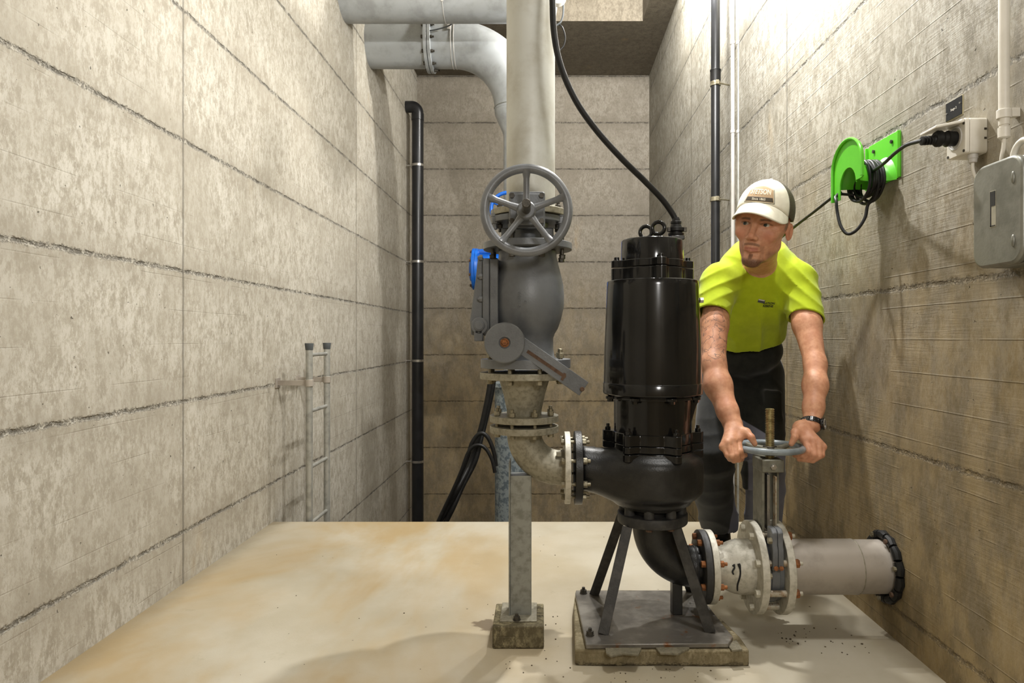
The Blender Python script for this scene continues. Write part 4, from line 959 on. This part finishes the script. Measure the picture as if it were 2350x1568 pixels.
# grit on the floor
rnd = random.Random(5); b = MB()
def chip(x, y, s):
    p = Vector((x, y, s*.35)); n_ = 5; a0 = rnd.random()*6
    b.prism([(x+s*math.cos(a0+2*PI*k/n_)*rnd.uniform(.6,1), y+s*math.sin(a0+2*PI*k/n_)*rnd.uniform(.6,1), 0) for k in range(n_)], (0,0,s*.7))
for _ in range(110):
    k = rnd.random()
    if k < .35: chip(rnd.uniform(.72,.95), rnd.uniform(1.93,2.12), rnd.uniform(.0012,.004))
    elif k < .6: chip(rnd.uniform(.18,.5), rnd.uniform(1.76,1.86), rnd.uniform(.001,.003))
    elif k < .8: chip(rnd.uniform(-.1,.09), rnd.uniform(1.8,2.3), rnd.uniform(.001,.003))
    else: chip(rnd.uniform(-1.1,.6), rnd.uniform(1.6,3.2), rnd.uniform(.001,.003))
o = b.build('floor_grit', M_debris, smooth=False); tag(o, 'scattered dark grit and crumbs on the floor', 'grit'); o['kind'] = 'stuff'

# ------------------------------------------------------------------ the man turning the handwheel
def skin_mat():
    s = NT('skin'); A = lambda n_: (lambda x: (setattr(x, 'attribute_name', n_), x.outputs['Fac'])[1])(s.n('ShaderNodeAttribute'))
    n = s.noise(s.pos, 60, 5, 0.6); big = s.noise(s.pos, 14, 4, 0.6)
    col = s.mix(s.ss(n, .35, .65), srgb(210,157,124), srgb(192,136,104)); col = s.mix(s.ss(big, .4, .65, 0, .35), col, srgb(206,144,118))
    col = s.mix(s.mt('MULTIPLY', A('flush'), .28), col, srgb(192,104,84))
    col = s.mix(s.mt('MULTIPLY', A('lip'), .6), col, srgb(172,96,84))
    hair = s.noise(s.pos, 520, 3, .7); bd = A('beard')
    col = s.mix(s.mt('MULTIPLY', s.ss(bd, .02, .9), s.ss(hair, .30, .62, .62, .9)), col, srgb(70,48,34))
    w_ = s.n('ShaderNodeTexWave'); w_.inputs['Scale'].default_value = 26; w_.inputs['Distortion'].default_value = 9; w_.inputs['Detail'].default_value = 2.2; w_.inputs['Detail Scale'].default_value = .8
    s.l(s.scl(s.pos, (1, 1, 1)), w_.inputs['Vector'])
    col = s.mix(s.mt('MULTIPLY', A('tattoo'), s.mt('MAXIMUM', s.ss(s.mt('ABSOLUTE', s.mt('SUBTRACT', s.noise(s.pos, 17, 1.5, .5, 1.6), .5)), .008, .022, .65, .0), s.mt('MULTIPLY', s.ss(s.noise(s.pos, 26, 3, .6, .8), .5, .66), .3))), col, srgb(86,74,72))
    s.bump(s.mt('ADD', n, s.mt('MULTIPLY', bd, hair)), .25, .0012)
    s.b.inputs['Subsurface Weight'].default_value = .06; s.b.inputs['Subsurface Radius'].default_value = (.012,.005,.003); s.b.inputs['Subsurface Scale'].default_value = 1.0
    return s.out(col, .5, 0, .4)
def cloth(name, c1, c2, scale=500, rough=.85, weave=.4, sheen=.15):
    s = NT(name); n = s.noise(s.pos, 30, 5, .6); f = s.noise(s.pos, scale, 2, .5)
    s.bump(s.mt('ADD', s.mt('MULTIPLY', f, weave), s.mt('MULTIPLY', n, .3)), .35, .0015); s.b.inputs['Sheen Weight'].default_value = sheen
    return s, s.mix(s.ss(n, .35, .65), c1, c2), rough
M_skin = skin_mat()
s_, c_, r_ = cloth('lime_jersey', srgb(172,190,28), srgb(163,181,22)); M_shirt = s_.out(c_, r_, 0, .25)
s_, c_, r_ = cloth('work_trouser_cloth', srgb(36,37,33), srgb(27,28,25), 380)
X_ = s_.xyz(s_.pos); g1 = s_.mt('MULTIPLY', s_.ss(s_.mt('ADD', X_[2], s_.mt('MULTIPLY', X_[0], .25)), .735, .742, 1, 0), s_.ss(X_[2], .30, .31))
g2 = s_.mt('MULTIPLY', s_.ss(X_[0], .79, .797), s_.ss(X_[2], .1, .12)); g_ = s_.mt('MULTIPLY', s_.mt('MAXIMUM', g1, g2), s_.ss(X_[1], 2.62, 2.66, 1, 0))
g_ = s_.mt('MULTIPLY', s_.ss(s_.mt('ADD', X_[2], s_.mt('MULTIPLY', X_[0], .66)), 1.090, 1.096, 1, 0), s_.ss(X_[2], .05, .06, 0, 1))
g_ = s_.mt('MULTIPLY', g_, s_.ss(X_[0], .745, .752, .06, 1.0))
M_trous = s_.out(s_.mix(g_, c_, srgb(108,109,122)), r_, 0, .2)
s_, c_, r_ = cloth('cream_cap_twill', srgb(240,235,218), srgb(228,222,204), 700, .8); M_cap = s_.out(c_, r_, 0, .2)
s_ = NT('black_cap_mesh'); ck = s_.n('ShaderNodeTexVoronoi'); ck.inputs['Scale'].default_value = 330; s_.l(s_.pos, ck.inputs['Vector'])
M_mesh = s_.out(s_.mix(s_.ss(ck.outputs['Distance'], .25, .45), srgb(30,28,24), srgb(84,76,60)), .7)
M_tan = paint('tan_patch', srgb(192,164,130), srgb(182,154,120), .8, 0, 40, .2, 500)
M_dk = paint('dark_patch_band', srgb(74,66,54), None, .7); M_cream = paint('cream_thread', srgb(240,232,212), None, .7)
M_eye = paint('eye_white', srgb(206,200,192), None, .15, bump=0); M_iris = paint('iris', srgb(74,84,80), srgb(46,52,52), .1, 0, 300, 0); M_pup = paint('pupil', (.004,.004,.004), None, .08, bump=0)
M_boot = paint('black_boot_leather', (.012,.012,.011), (.02,.02,.018), .45)
M_watch = paint('black_ceramic_watch', (.012,.012,.014), None, .12, .3, spec=.8)

man = thing('person', 'man in lime green t-shirt and cream cap leaning over and turning the handwheel', 'person', (P(1700,1240,2.8).x, 2.75, 0))
yaw, pit, rol = math.radians(33), math.radians(-5), math.radians(10.5)
f_ = Vector((-math.sin(yaw)*math.cos(pit), -math.cos(yaw)*math.cos(pit), math.sin(pit)))
r0_ = Vector((math.cos(yaw), -math.sin(yaw), 0)); u0 = (f_.cross(r0_)).normalized(); u0 = u0 if u0.z > 0 else -u0
up_ = (u0*math.cos(rol) + r0_*math.sin(rol)).normalized(); ri_ = (r0_*math.cos(rol) - u0*math.sin(rol)).normalized()   # ri_: to the right in the photo (his left)
HS = 1.02
HR = np.array([[ri_.x,f_.x,up_.x],[ri_.y,f_.y,up_.y],[ri_.z,f_.z,up_.z]])
eye_mid = P(1736, 515, 2.10)
HC = eye_mid - (f_*.070 + up_*.010)*HS
def H(x, y, z): return HC + (ri_*x + f_*y + up_*z)*HS
def he(c, r): return ell(H(*c), [k*HS for k in r], HR)
def hc(a, b, ra, rb): return cone(H(*a), H(*b), ra*HS, rb*HS)
U = lambda f, k=.0: ('u', f, k)
head = [U(he((0,-.012,.034),(.0745,.094,.084))), U(he((0,.022,-.028),(.0550,.0640,.083)), .03), U(he((0,.002,-.038),(.0545,.055,.048)), .02)]
for sx in (-1, 1):
    head += [U(hc((sx*.045,-.004,-.050),(sx*.012,.061,-.099),.0145,.0130), .02), U(he((sx*.044,.054,-.018),(.021,.018,.017)), .018),
             U(hc((sx*.010,.0825,.0255),(sx*.044,.067,.0265),.0085,.0075), .014), U(he((sx*.062,.030,.02),(.012,.03,.03)), .02)]
head += [U(he((0,.066,-.102),(.023,.018,.016)), .02), U(he((0,.070,.060),(.05,.012,.04)), .02)]
for sx in (-1, 1):
    head += [('s', he((sx*.030,.092,.012),(.0155,.016,.0105)), .014)]
    head += [U(he((sx*.031,.0655,.0105),(.0152,.0142,.0120)), .006), ('s', he((sx*.031,.083,.0098),(.0132,.014,.0046)), .0015)]
head += [U(hc((0,.0835,.018),(0,.1045,-.024),.0068,.0085), .012), U(he((0,.1055,-.0285),(.0098,.0095,.0085)), .008)]
for sx in (-1, 1): head += [U(he((sx*.0125,.0965,-.0325),(.0068,.0095,.0068)), .006), ('s', he((sx*.0065,.103,-.0395),(.0035,.005,.003)), .003)]
head += [U(he((0,.0790,-.052),(.024,.010,.017)), .015)]
for sx in (-1, 1):
    head += [U(hc((0,.0890,-.0605),(sx*.0255,.0770,-.0650),.0034,.0024), .006), U(hc((0,.0885,-.0700),(sx*.022,.0770,-.0668),.0040,.0026), .006)]
    head += [('s', hc((0,.0930,-.0652),(sx*.027,.0805,-.0660),.0016,.0014), .002)]
for sx in (-1, 1):
    e = Vector(H(sx*.0765,-.010,-.002)); th = math.radians(24)*sx; ax = (ri_*math.cos(th)*1.0 + f_*0 - f_*math.sin(th)*sx*.0).normalized()
    o_ = (ri_*sx*math.cos(math.radians(58)) - f_*math.sin(math.radians(58))).normalized(); n_ = o_.cross(up_).normalized(); R_ = np.array([[n_.x,o_.x,up_.x],[n_.y,o_.y,up_.y],[n_.z,o_.z,up_.z]])
    head += [U(ell(e + o_*.006, (.0050,.0150,.028), R_), .006), ('s', ell(e + o_*.010 + n_*(.0055 if n_.y < 0 else -.0055), (.0070,.0085,.018), R_), .004)]
neckA = P(1742, 625, 2.49)
body = head + [U(cone(H(0,-.030,-.055), neckA, .051, .055), .02)]
pel = P(1702, 850, 2.74); NB = P(1738, 628, 2.42); sp = (NB - pel).normalized(); sy = Vector((1,0,0)).cross(sp).normalized()
SR = np.array([[1,sy.x,sp.x],[0,sy.y,sp.y],[0,sy.z,sp.z]])
SHL, SHR = P(1652, 648, 2.40), P(1830, 646, 2.40)
body += [U(ell(P(1728,690,2.49), (.145,.10,.17), SR), .04), U(ell(P(1712,765,2.64), (.118,.078,.12), SR), .04), U(ell(pel, (.125,.085,.10), SR), .03), U(cone(SHL, SHR, .046, .046), .03)]
EL, WL = P(1638, 836, 2.22), P(1682, 976, 2.10)
ER, WR_ = P(1871, 836, 2.23), P(1863, 974, 2.105)
ls = [U(cone(SHL, P(1640,745,2.31), .050, .044), .02), U(cone(P(1640,745,2.31), EL, .045, .037), .02), U(cone(EL, P(1648,885,2.18), .038, .0425), .02), U(cone(P(1648,885,2.18), P(1670,945,2.125), .0425, .031), .02), U(cone(P(1670,945,2.125), WL, .031, .0275), .02),
      U(cone(SHR, P(1852,745,2.31), .050, .045), .02), U(cone(P(1852,745,2.31), ER, .046, .033), .02), U(cone(ER, P(1871,885,2.19), .034, .0375), .02), U(cone(P(1871,885,2.19), P(1867,935,2.14), .0375, .030), .02), U(cone(P(1867,935,2.14), WR_, .030, .0260), .02)]
body += ls
def hand(pts_of):
    o = []
    W_ = pts_of(1682, 984, 2.09)
    M = [pts_of(1693,1009,2.052), pts_of(1682,1011,2.040), pts_of(1670,1017,2.036), pts_of(1660,1026,2.038)]
    I = [pts_of(1698,1036,2.024), pts_of(1689,1044,2.016), pts_of(1679,1047,2.016), pts_of(1669,1045,2.022)]
    Dd = [pts_of(1703,1046,2.040), pts_of(1694,1055,2.034), pts_of(1684,1057,2.034), pts_of(1675,1054,2.038)]
    T = [pts_of(1710,1045,2.064), pts_of(1702,1054,2.060), pts_of(1692,1055,2.060), pts_of(1683,1051,2.060)]
    for i in range(4):
        o.append(U(cone(W_, M[i], .0185, .0125), .012 if i else .01))
    o.append(U(cone(M[0], M[3], .0115, .0105), .008))
    for i in range(4):
        r = (.0104, .0106, .0100, .0088)[i]
        o.append(U(ell(M[i], (.0115,.0115,.0115)), .004))
        o.append(U(cone(M[i], I[i], r*1.06, r*.95), .003)); o.append(U(cone(I[i], Dd[i], r*.98, r*.88), .002)); o.append(U(cone(Dd[i], T[i], r*.88, r*.74), .002))
    tb, tm, tp, tt = pts_of(1694,992,2.075), pts_of(1712,993,2.055), pts_of(1724,1004,2.036), pts_of(1732,1019,2.036)
    o += [U(cone(W_, tm, .0185, .0135), .014), U(cone(tm, tp, .0125, .0108), .005), U(cone(tp, tt, .0110, .0082), .003), U(cone(M[0], tm, .009, .009), .012)]
    return o
def PL_(x, y, Y): return P(x, y, Y)
def PR_(x, y, Y): p = P(x, y, Y); return Vector((2*xs - .006 - p.x, p.y, p.z))
body += [U(cone(WL, P(1682,984,2.09), .0275, .022), .012), U(cone(WR_, PR_(1682,984,2.09), .026, .022), .012)]
body += hand(PL_) + hand(PR_)
bo, bv = net_obj('body', body, (.46,1.96,.50), (1.03,2.80,1.44), .0022, M_skin, man, 1)
HCn = np.array(HC); loc = (bv - HCn) @ HR / HS
lx, ly, lz = loc[:,0], loc[:,1], loc[:,2]; ax_ = np.abs(lx)
def sm(v, a, b): t_ = np.clip((v-a)/(b-a), 0, 1); return t_*t_*(3-2*t_)
inh = (np.linalg.norm(loc, axis=1) < .16)
jaw = sm(-lz, .088, .104)*sm(ly, -.03, .0)*(1-sm(-lz, .118, .13))
strap = sm(-(lz + .55*(ly-.06)*0), .055, .075)*sm(ax_, .030, .044)*sm(ly, -.02, .01)*.75
chin = sm(-lz, .086, .100)*(ax_ < .035)*sm(ly, .03, .05); soul = sm(-lz, .077, .082)*(1-sm(ax_, .004, .009))*sm(ly, .06, .07)
mst = (1-sm(np.abs(lz+.0495+6*ax_**2), .0025, .0060))*(1-sm(ax_, .020, .030))*sm(ly, .07, .08)
mside = (1-sm(np.abs(ax_-.029), .003, .008))*sm(-lz, .048, .056)*sm(ly, .05, .06)*.8
brow = (1-sm(np.abs(lz-.0248+7*(ax_-.030)**2)/(1.2-ax_*9), .0020, .0056))*sm(ax_, .010, .018)*(1-sm(ax_, .040, .052))*sm(ly, .05, .06)*.72
side = sm(lz, -.012, .01)*sm(ax_, .060, .066)*(1-sm(ly, .025, .04))*sm(ly, -.02, .0)*.7 + sm(lz, .0, .02)*(1-sm(ly, -.03, -.01))*.8
ee = ((ax_-.031)/.0134)**2 + ((lz-.0098)/.0054)**2; lash = (1-sm(np.abs(np.sqrt(ee)-1.12), .12, .38))*(lz > .0098)*sm(ly, .055, .06)*.55
beard = np.clip(np.maximum.reduce([lash, jaw*.85, strap*.6, chin*.7, soul*.7, mst*.6, mside*.4, brow, side]), 0, 1)*inh
beard[(ax_ > .071) & (ly < .0)] *= 0.1
lip = (1-sm(np.abs((lz+.0652)/.0070), .7, 1.15))*(1-sm(ax_, .018, .023))*sm(ly, .075, .082)*inh; beard *= (1-lip)
flush = (1-sm(np.hypot(np.hypot((ax_-.042)/.022, (lz+.022)/.022), 0), .3, 1.2))*inh*sm(ly,.02,.04) + (1-sm(np.linalg.norm(loc-np.array([0,.105,-.028]), axis=1), .006, .02))*.8
earm = (ax_ > .072)*inh*(np.abs(lz) < .04)*.8; flush = np.clip(flush + earm, 0, 1)
an = np.array(P(1637,775,2.28)); tat = (1-sm(np.abs(bv[:,2]-an[2]), .085, .115))*(bv[:,0] < an[0]+.035)*(bv[:,2] > np.array(EL)[2]+.01)
for nm, arr in (('beard', beard), ('lip', lip), ('flush', flush), ('tattoo', tat)):
    at = bo.data.attributes.new(nm, 'FLOAT', 'POINT'); at.data.foreach_set('value', np.asarray(arr, dtype=np.float32))
gz = (f_*.97 - ri_*.20 + up_*.07).normalized()
for sx in (-1, 1):
    c = H(sx*.031,.0655,.0100); b = MB(); b.ball(c, .0128*HS, 28); eo = b.build('eyeball', M_eye, man)
    d_, u_, v_ = frame(gz); pr = []
    b = MB(); b.lathe(c, gz, [(math.sqrt(.0131**2 - k*k)*HS, k*HS) for k in (.0060,.005,.003,.0002)], 26, caps=False); b.build('iris', M_iris, eo)
    b = MB(); b.lathe(c, gz, [(math.sqrt(.0133**2 - k*k)*HS, k*HS) for k in (.0026,.0015,.0001)], 20, caps=False); b.build('pupil', M_pup, eo)

# cap
CC = (0, -.010, .050); CR = (.0850, .104, .100)
def dome(az, el, k=1.0):
    ce = math.cos(el); return H(CC[0]+CR[0]*k*math.sin(az)*ce, CC[1]+CR[1]*k*math.cos(az)*ce, CC[2]+CR[2]*k*math.sin(el)**.94 if el > 0 else CC[2]+CR[2]*k*math.sin(el))
def jz(az): c = max(0, math.cos(az)); return .22*c**1.5 - .20*(1-c)
cap = thing('cap', '', '', HC); del cap['label'], cap['category']
bpy.data.objects.remove(cap)
def shell(name, m, az0, az1, n_az, n_el, parent, k=1.0, th_=.0018):
    b = MB(); vs = []; fs = []
    for i in range(n_az+1):
        az = az0 + (az1-az0)*i/n_az; e0 = jz(az)
        for j in range(n_el+1): vs.append(dome(az, e0 + (PI/2-.001-e0)*j/n_el, k))
    for i in range(n_az):
        for j in range(n_el): a = i*(n_el+1)+j; fs.append([a, a+n_el+1, a+n_el+2, a+1])
    b.add(vs, fs); o = b.build(name, m, parent, sharp=180); s = o.modifiers.new('thick', 'SOLIDIFY'); s.thickness = th_; s.offset = 0; return o
A0 = math.radians(68)
crown = shell('cap', M_cap, -A0, A0, 44, 22, man)
shell('cap_mesh', M_mesh, A0, 2*PI-A0, 60, 22, crown, .997)
b = MB(); b.ball(dome(0, PI/2-.001), .0065, 16, (1,1,.6)); b.build('cap_button', M_cap, crown)
b = MB(); vs = []; fs = []; na, nr = 40, 10
for i in range(na+1):
    a = -A0*1.02 + 2*A0*1.02*i/na; e0 = jz(a)
    p0 = dome(a, e0, 1.0); l0 = (Vector(p0)-HC); x0, y0, z0 = l0.dot(ri_)/HS, l0.dot(f_)/HS, l0.dot(up_)/HS
    w_ = math.cos(a/1.02/A0*PI/2)**.55
    for j in range(nr+1):
        t_ = j/nr; vs.append(H(x0*(1 + .02*t_), y0 + .072*t_*w_, z0 - t_*w_*(.046 - .012*t_) - .030*t_*(abs(x0)/.08)**2*.6 + .003*math.sin(PI*t_)*w_))
for i in range(na):
    for j in range(nr): q_ = i*(nr+1)+j; fs.append([q_, q_+nr+1, q_+nr+2, q_+1])
b.add(vs, fs); o = b.build('cap_brim', M_cap, crown, sharp=180); s = o.modifiers.new('thick', 'SOLIDIFY'); s.thickness = .003; s.offset = -1
def pm(u, v, k): return dome(u/.075, math.radians(30) + v/.084, k)
def patch(name, m, k, hw, v0, top):                     # curved patch of half width hw from v0 up to top(u)
    b = MB(); n1, n2 = 28, 12; vs = []; fs = []
    for i in range(n1+1):
        u = -hw + 2*hw*i/n1
        for j in range(n2+1): vs.append(pm(u*(1 - .07*j/n2), v0 + (top(u)-v0)*j/n2, k))
    for i in range(n1):
        for j in range(n2): q_ = i*(n2+1)+j; fs.append([q_, q_+n2+1, q_+n2+2, q_+1])
    b.add(vs, fs); o = b.build(name, m, crown, sharp=180); s = o.modifiers.new('thick', 'SOLIDIFY'); s.thickness = .0007; s.offset = 0; return o
arch = lambda h, w: (lambda u: h*(.50 + .50*math.cos(min(1, abs(u)/w)*PI*.52)))
patch('patch_edge', M_dk, 1.008, .0430, -.0270, arch(.0270, .043)); patch('patch_border', M_cream, 1.013, .0415, -.0258, arch(.0257, .0415)); patch('cap_patch', M_tan, 1.018, .0395, -.0240, arch(.0240, .0395))
patch('patch_band', M_dk, 1.024, .0385, -.0232, lambda u: -.0125)
bvx = text_mesh('STETSON', .0215, 0, .0005)
b = MB(); b.add([pm(v[0]*.68, v[1]*(1.0) + .0020, 1.026) for v in bvx[0]], bvx[1]); o = b.build('patch_lettering', M_cream, crown, fix=False, smooth=False); s = o.modifiers.new('thick', 'SOLIDIFY'); s.thickness = .0006; s.offset = 0
bvx = text_mesh('Since 1865', .0085, 0, .0001)
b = MB(); b.add([pm(v[0], v[1]-.018, 1.029) for v in bvx[0]], bvx[1]); o = b.build('patch_lettering', M_cream, crown, fix=False, smooth=False); s = o.modifiers.new('thick', 'SOLIDIFY'); s.thickness = .0005; s.offset = 0

# t-shirt
def wr(fr, amp, dirv, cen, rad, seed=0.):
    dv = V3(dirv); dv = dv/np.linalg.norm(dv); c0 = V3(cen)
    def f(p):
        w = np.exp(-((p-c0)**2).sum(-1)/(rad*rad)); t_ = p @ dv
        ph = t_*fr + 1.7*np.sin(p[...,0]*23+seed) + 1.3*np.sin(p[...,2]*19+seed*2)
        return amp*w*(np.abs(np.sin(ph*.5))**.7*2-1)
    return f
HL, HRr = P(1635,724,2.325), P(1850,733,2.325)         # sleeve hems
dl = (HL-SHL).normalized(); dr_ = (P(1852,745,2.31)-SHR).normalized()
sh = [U(ell(P(1728,688,2.49), (.160,.118,.185), SR)), U(ell(P(1716,765,2.61), (.142,.110,.14), SR), .05), U(ell(P(1708,815,2.69), (.150,.110,.10), SR), .04),
      U(ell(P(1742,612,2.53), (.15,.085,.085)), .05), U(cone(SHL+Vector((.02,0,.002)), P(1720,590,2.49), .062, .07), .03), U(cone(SHR+Vector((-.02,0,.002)), P(1765,590,2.49), .062, .07), .03),
      U(cone(P(1712,600,2.42), P(1768,600,2.42), .058, .058), .04), U(cone(P(1705,640,2.41), P(1775,640,2.41), .052, .052), .04)]
sh += [U(cone(SHL, HL + dl*.03, .069, .059), .03), U(cone(SHR, HRr + dr_*.03, .069, .059), .03)]
sh += [('a', wr(150, .0045, (.55,0,-.8), P(1635,665,2.35), .085, 1.), 0), ('a', wr(140, .0050, (-.6,0,-.8), P(1845,665,2.35), .09, 2.), 0),
       ('a', wr(56, .0085, (.94,0,.30), P(1715,745,2.50), .16, .4), 0), ('a', wr(95, .003, (.8,0,-.6), P(1790,600,2.42), .07, 3.), 0), ('a', wr(95, .003, (-.8,0,-.6), P(1675,600,2.42), .07, 3.), 0)]
ndl = (dl + Vector((0.10,0,0))).normalized(); ndr = (dr_ + Vector((-.30,0,-.05))).normalized()
def ifar(pt, nrm, near, rad):                           # cut applied only near a sleeve end
    h_ = half(pt, nrm); c0 = V3(near); return lambda p: np.where(((p-c0)**2).sum(-1) < rad*rad, h_(p), -1.0)
sh += [('i', ifar(HL, ndl, HL + dl*.05, .085), 0), ('i', ifar(HRr, ndr, HRr + dr_*.05, .085), 0)]
sh += [('s', cone(HL - dl*.035, HL + dl*.08, .052, .0535), .004), ('s', cone(HRr - dr_*.035, HRr + dr_*.08, .052, .0535), .004)]
sh += [('s', cone(P(1740,606,2.42), H(0,.0,-.05), .052, .068), .006)]
hemc = P(1722, 812, 2.52); hn = (-sp + Vector((0.05, -.25, 0))).normalized()
sh += [('i', half(hemc, hn), 0)]
so, svv = net_obj('t_shirt', sh, (.50,2.18,.78), (1.08,2.84,1.36), .0034, M_shirt, man, 2)
# collar band and print
from mathutils.bvhtree import BVHTree
me = so.data; wl = wloc(so); bvh = BVHTree.FromPolygons([Vector(v.co)+wl for v in me.vertices], [tuple(p.vertices) for p in me.polygons])
def on_shirt(px, py, Y, sc=1.0, rot=0.0):
    c = P(px, py, Y)
    def f(u, v):
        x = u*math.cos(rot) - v*math.sin(rot); z = u*math.sin(rot) + v*math.cos(rot)
        o = Vector((c.x+x, 2.1, c.z+z)); h = bvh.ray_cast(o, Vector((0,1,0)), 1.5)
        return (h[0] + Vector((0,-.0012,0))) if h[0] else Vector((o.x, c.y, o.z))
    return f
text_on('shirt_lettering', 'RATION', .0105, M_sign, so, on_shirt(1757, 698, 2.4, rot=-.02), .0003, .0002)
text_on('shirt_lettering', 'REBENE', .0105, M_sign, so, on_shirt(1756, 704, 2.4, rot=-.02), .0003, .0002)
fm = on_shirt(1739, 694, 2.4, rot=-.18); b = MB(); n1, n2 = 8, 3
vs = [fm(-.0125+.025*i/n1, -.004+.010*j/n2) for i in range(n1+1) for j in range(n2+1)]; fs = [[i*(n2+1)+j, (i+1)*(n2+1)+j, (i+1)*(n2+1)+j+1, i*(n2+1)+j+1] for i in range(n1) for j in range(n2)]
b.add(vs, fs); o = b.build('shirt_emblem', M_capd, so, fix=False, smooth=False); s = o.modifiers.new('thick', 'SOLIDIFY'); s.thickness = .0006; s.offset = 0
fm = on_shirt(1739, 692, 2.4, rot=-.18); b = MB(); vs = [fm(-.0115+.022*i/n1, .0+.004*j/n2) + Vector((0,-.0006,0)) for i in range(n1+1) for j in range(n2+1)]; b.add(vs, fs); b.build('emblem_highlight', M_whiteg, so, fix=False, smooth=False)

# trousers and boots
hipL, hipR = P(1664,868,2.74), P(1742,868,2.74); knL, knR = P(1638,1050,2.53), P(1754,1055,2.53); anL, anR = P(1650,1196,2.80), P(1750,1200,2.78)
tr = [U(ell(pel, (.152,.112,.125), SR)), U(ell(P(1710,806,2.655), (.142,.110,.085), SR), .03), U(cone(hipL, knL, .098, .080), .03), U(cone(hipR, knR, .098, .076), .025)]
tr += [U(cone(knL, P(1636,1120,2.64), .078, .076), .01), U(cone(P(1636,1120,2.64), anL, .076, .080), .01), U(cone(knR, P(1757,1120,2.62), .074, .072), .01), U(cone(P(1757,1120,2.62), anR, .072, .074), .01)]
tr += [U(rbox(P(1766,930,2.60), (.035,.05,.06), .012), .012), U(rbox(P(1722,1090,2.475), (.03,.02,.055), .010), .008)]
tr += [('a', wr(95, .0055, (.2,0,.95), knL, .12, 1.), 0), ('a', wr(95, .0055, (-.2,0,.95), knR, .12, 4.), 0), ('a', wr(80, .006, (.1,.2,.95), P(1645,1170,2.75), .12, 2.), 0), ('a', wr(80, .005, (.5,0,.8), P(1700,900,2.62), .12, 5.), 0)]
tr += [('i', half((0,0,.060), (0,0,-1)), 0), ('s', cone(anL-Vector((0,0,.0)), anL-Vector((0,0,.2)), .068, .068), .004), ('s', cone(anR, anR-Vector((0,0,.2)), .066, .066), .004)]
wp = P(1716, 790, 2.55)
tr += [('i', half(P(1716,728,2.50), (sp + Vector((0,-.2,0)))), 0)]
net_obj('trousers', tr, (.50,2.36,.04), (1.10,2.94,.92), .0052, M_trous, man, 2)
for an in (anL, anR):
    bx = an.x; by = an.y
    bt = [U(cone((bx,by,.20), (bx,by+.01,.07), .050, .046)), U(cone((bx,by+.02,.055), (bx-.012,by-.13,.042), .043, .040), .03), U(ell((bx-.014,by-.150,.038), (.046,.06,.034)), .02), ('i', half((0,0,.014), (0,0,-1)), 0)]
    bo_, _ = net_obj('boot', bt, (bx-.1,by-.25,-.01), (bx+.1,by+.1,.26), .005, M_boot, man, 1)
    b = MB(); ol = [(bx-.04,by+.06),(bx+.04,by+.06),(bx+.036,by-.06),(bx+.036,by-.16),(bx+.012,by-.205),(bx-.036,by-.205),(bx-.062,by-.16),(bx-.046,by-.06)]
    b.prism([(x,y,0) for x,y in ol], (0,0,.020)); b.build('boot_sole', M_gask, bo_, bevel=.004)

# watch
wcn = P(1862.5, 973, 2.106); wd = (WR_ - P(1867,935,2.14)).normalized()
b = MB(); b.lathe(wcn - wd*.008, wd, [(0,.0290),(0,.0318),(.016,.0315),(.016,.0285),(0,.0290)], 48, caps=False)
wt = b.build('watch', M_watch, man)
_, u_, v_ = frame(wd); od = (Vector((.80,-.50,.1)) - wd*Vector((.80,-.50,.1)).dot(wd)).normalized(); tn = wd.cross(od)
b = MB(); b.lathe(wcn + od*.0295, od, [(0,.0185),(.006,.0190),(.0085,.0165),(.0085,.0150)], 40); b.build('watch_case', M_watch, wt, bevel=.0006)
b = MB(); b.ring(wcn + od*.0385, od, .0120, .0162, .0012, 36)
for k in range(12):
    a = 2*PI*k/12; p = wcn + od*.0400 + (wd*math.cos(a)+tn*math.sin(a))*.0142; b.cyl(p-od*.0005, p+od*.0006, .0011, 8)
b.build('watch_bezel', M_stain, wt)
for k in range(14):
    a = math.atan2(od.dot(v_), od.dot(u_)) + .62 + k*.37; p = (u_*math.cos(a)+v_*math.sin(a)); b = MB(); b.bar(wcn+p*.0308-wd*.0085, wcn+p*.0308+wd*.0085, .0098, .004, up=p); b.build('watch_link', M_watch, wt, bevel=.001)
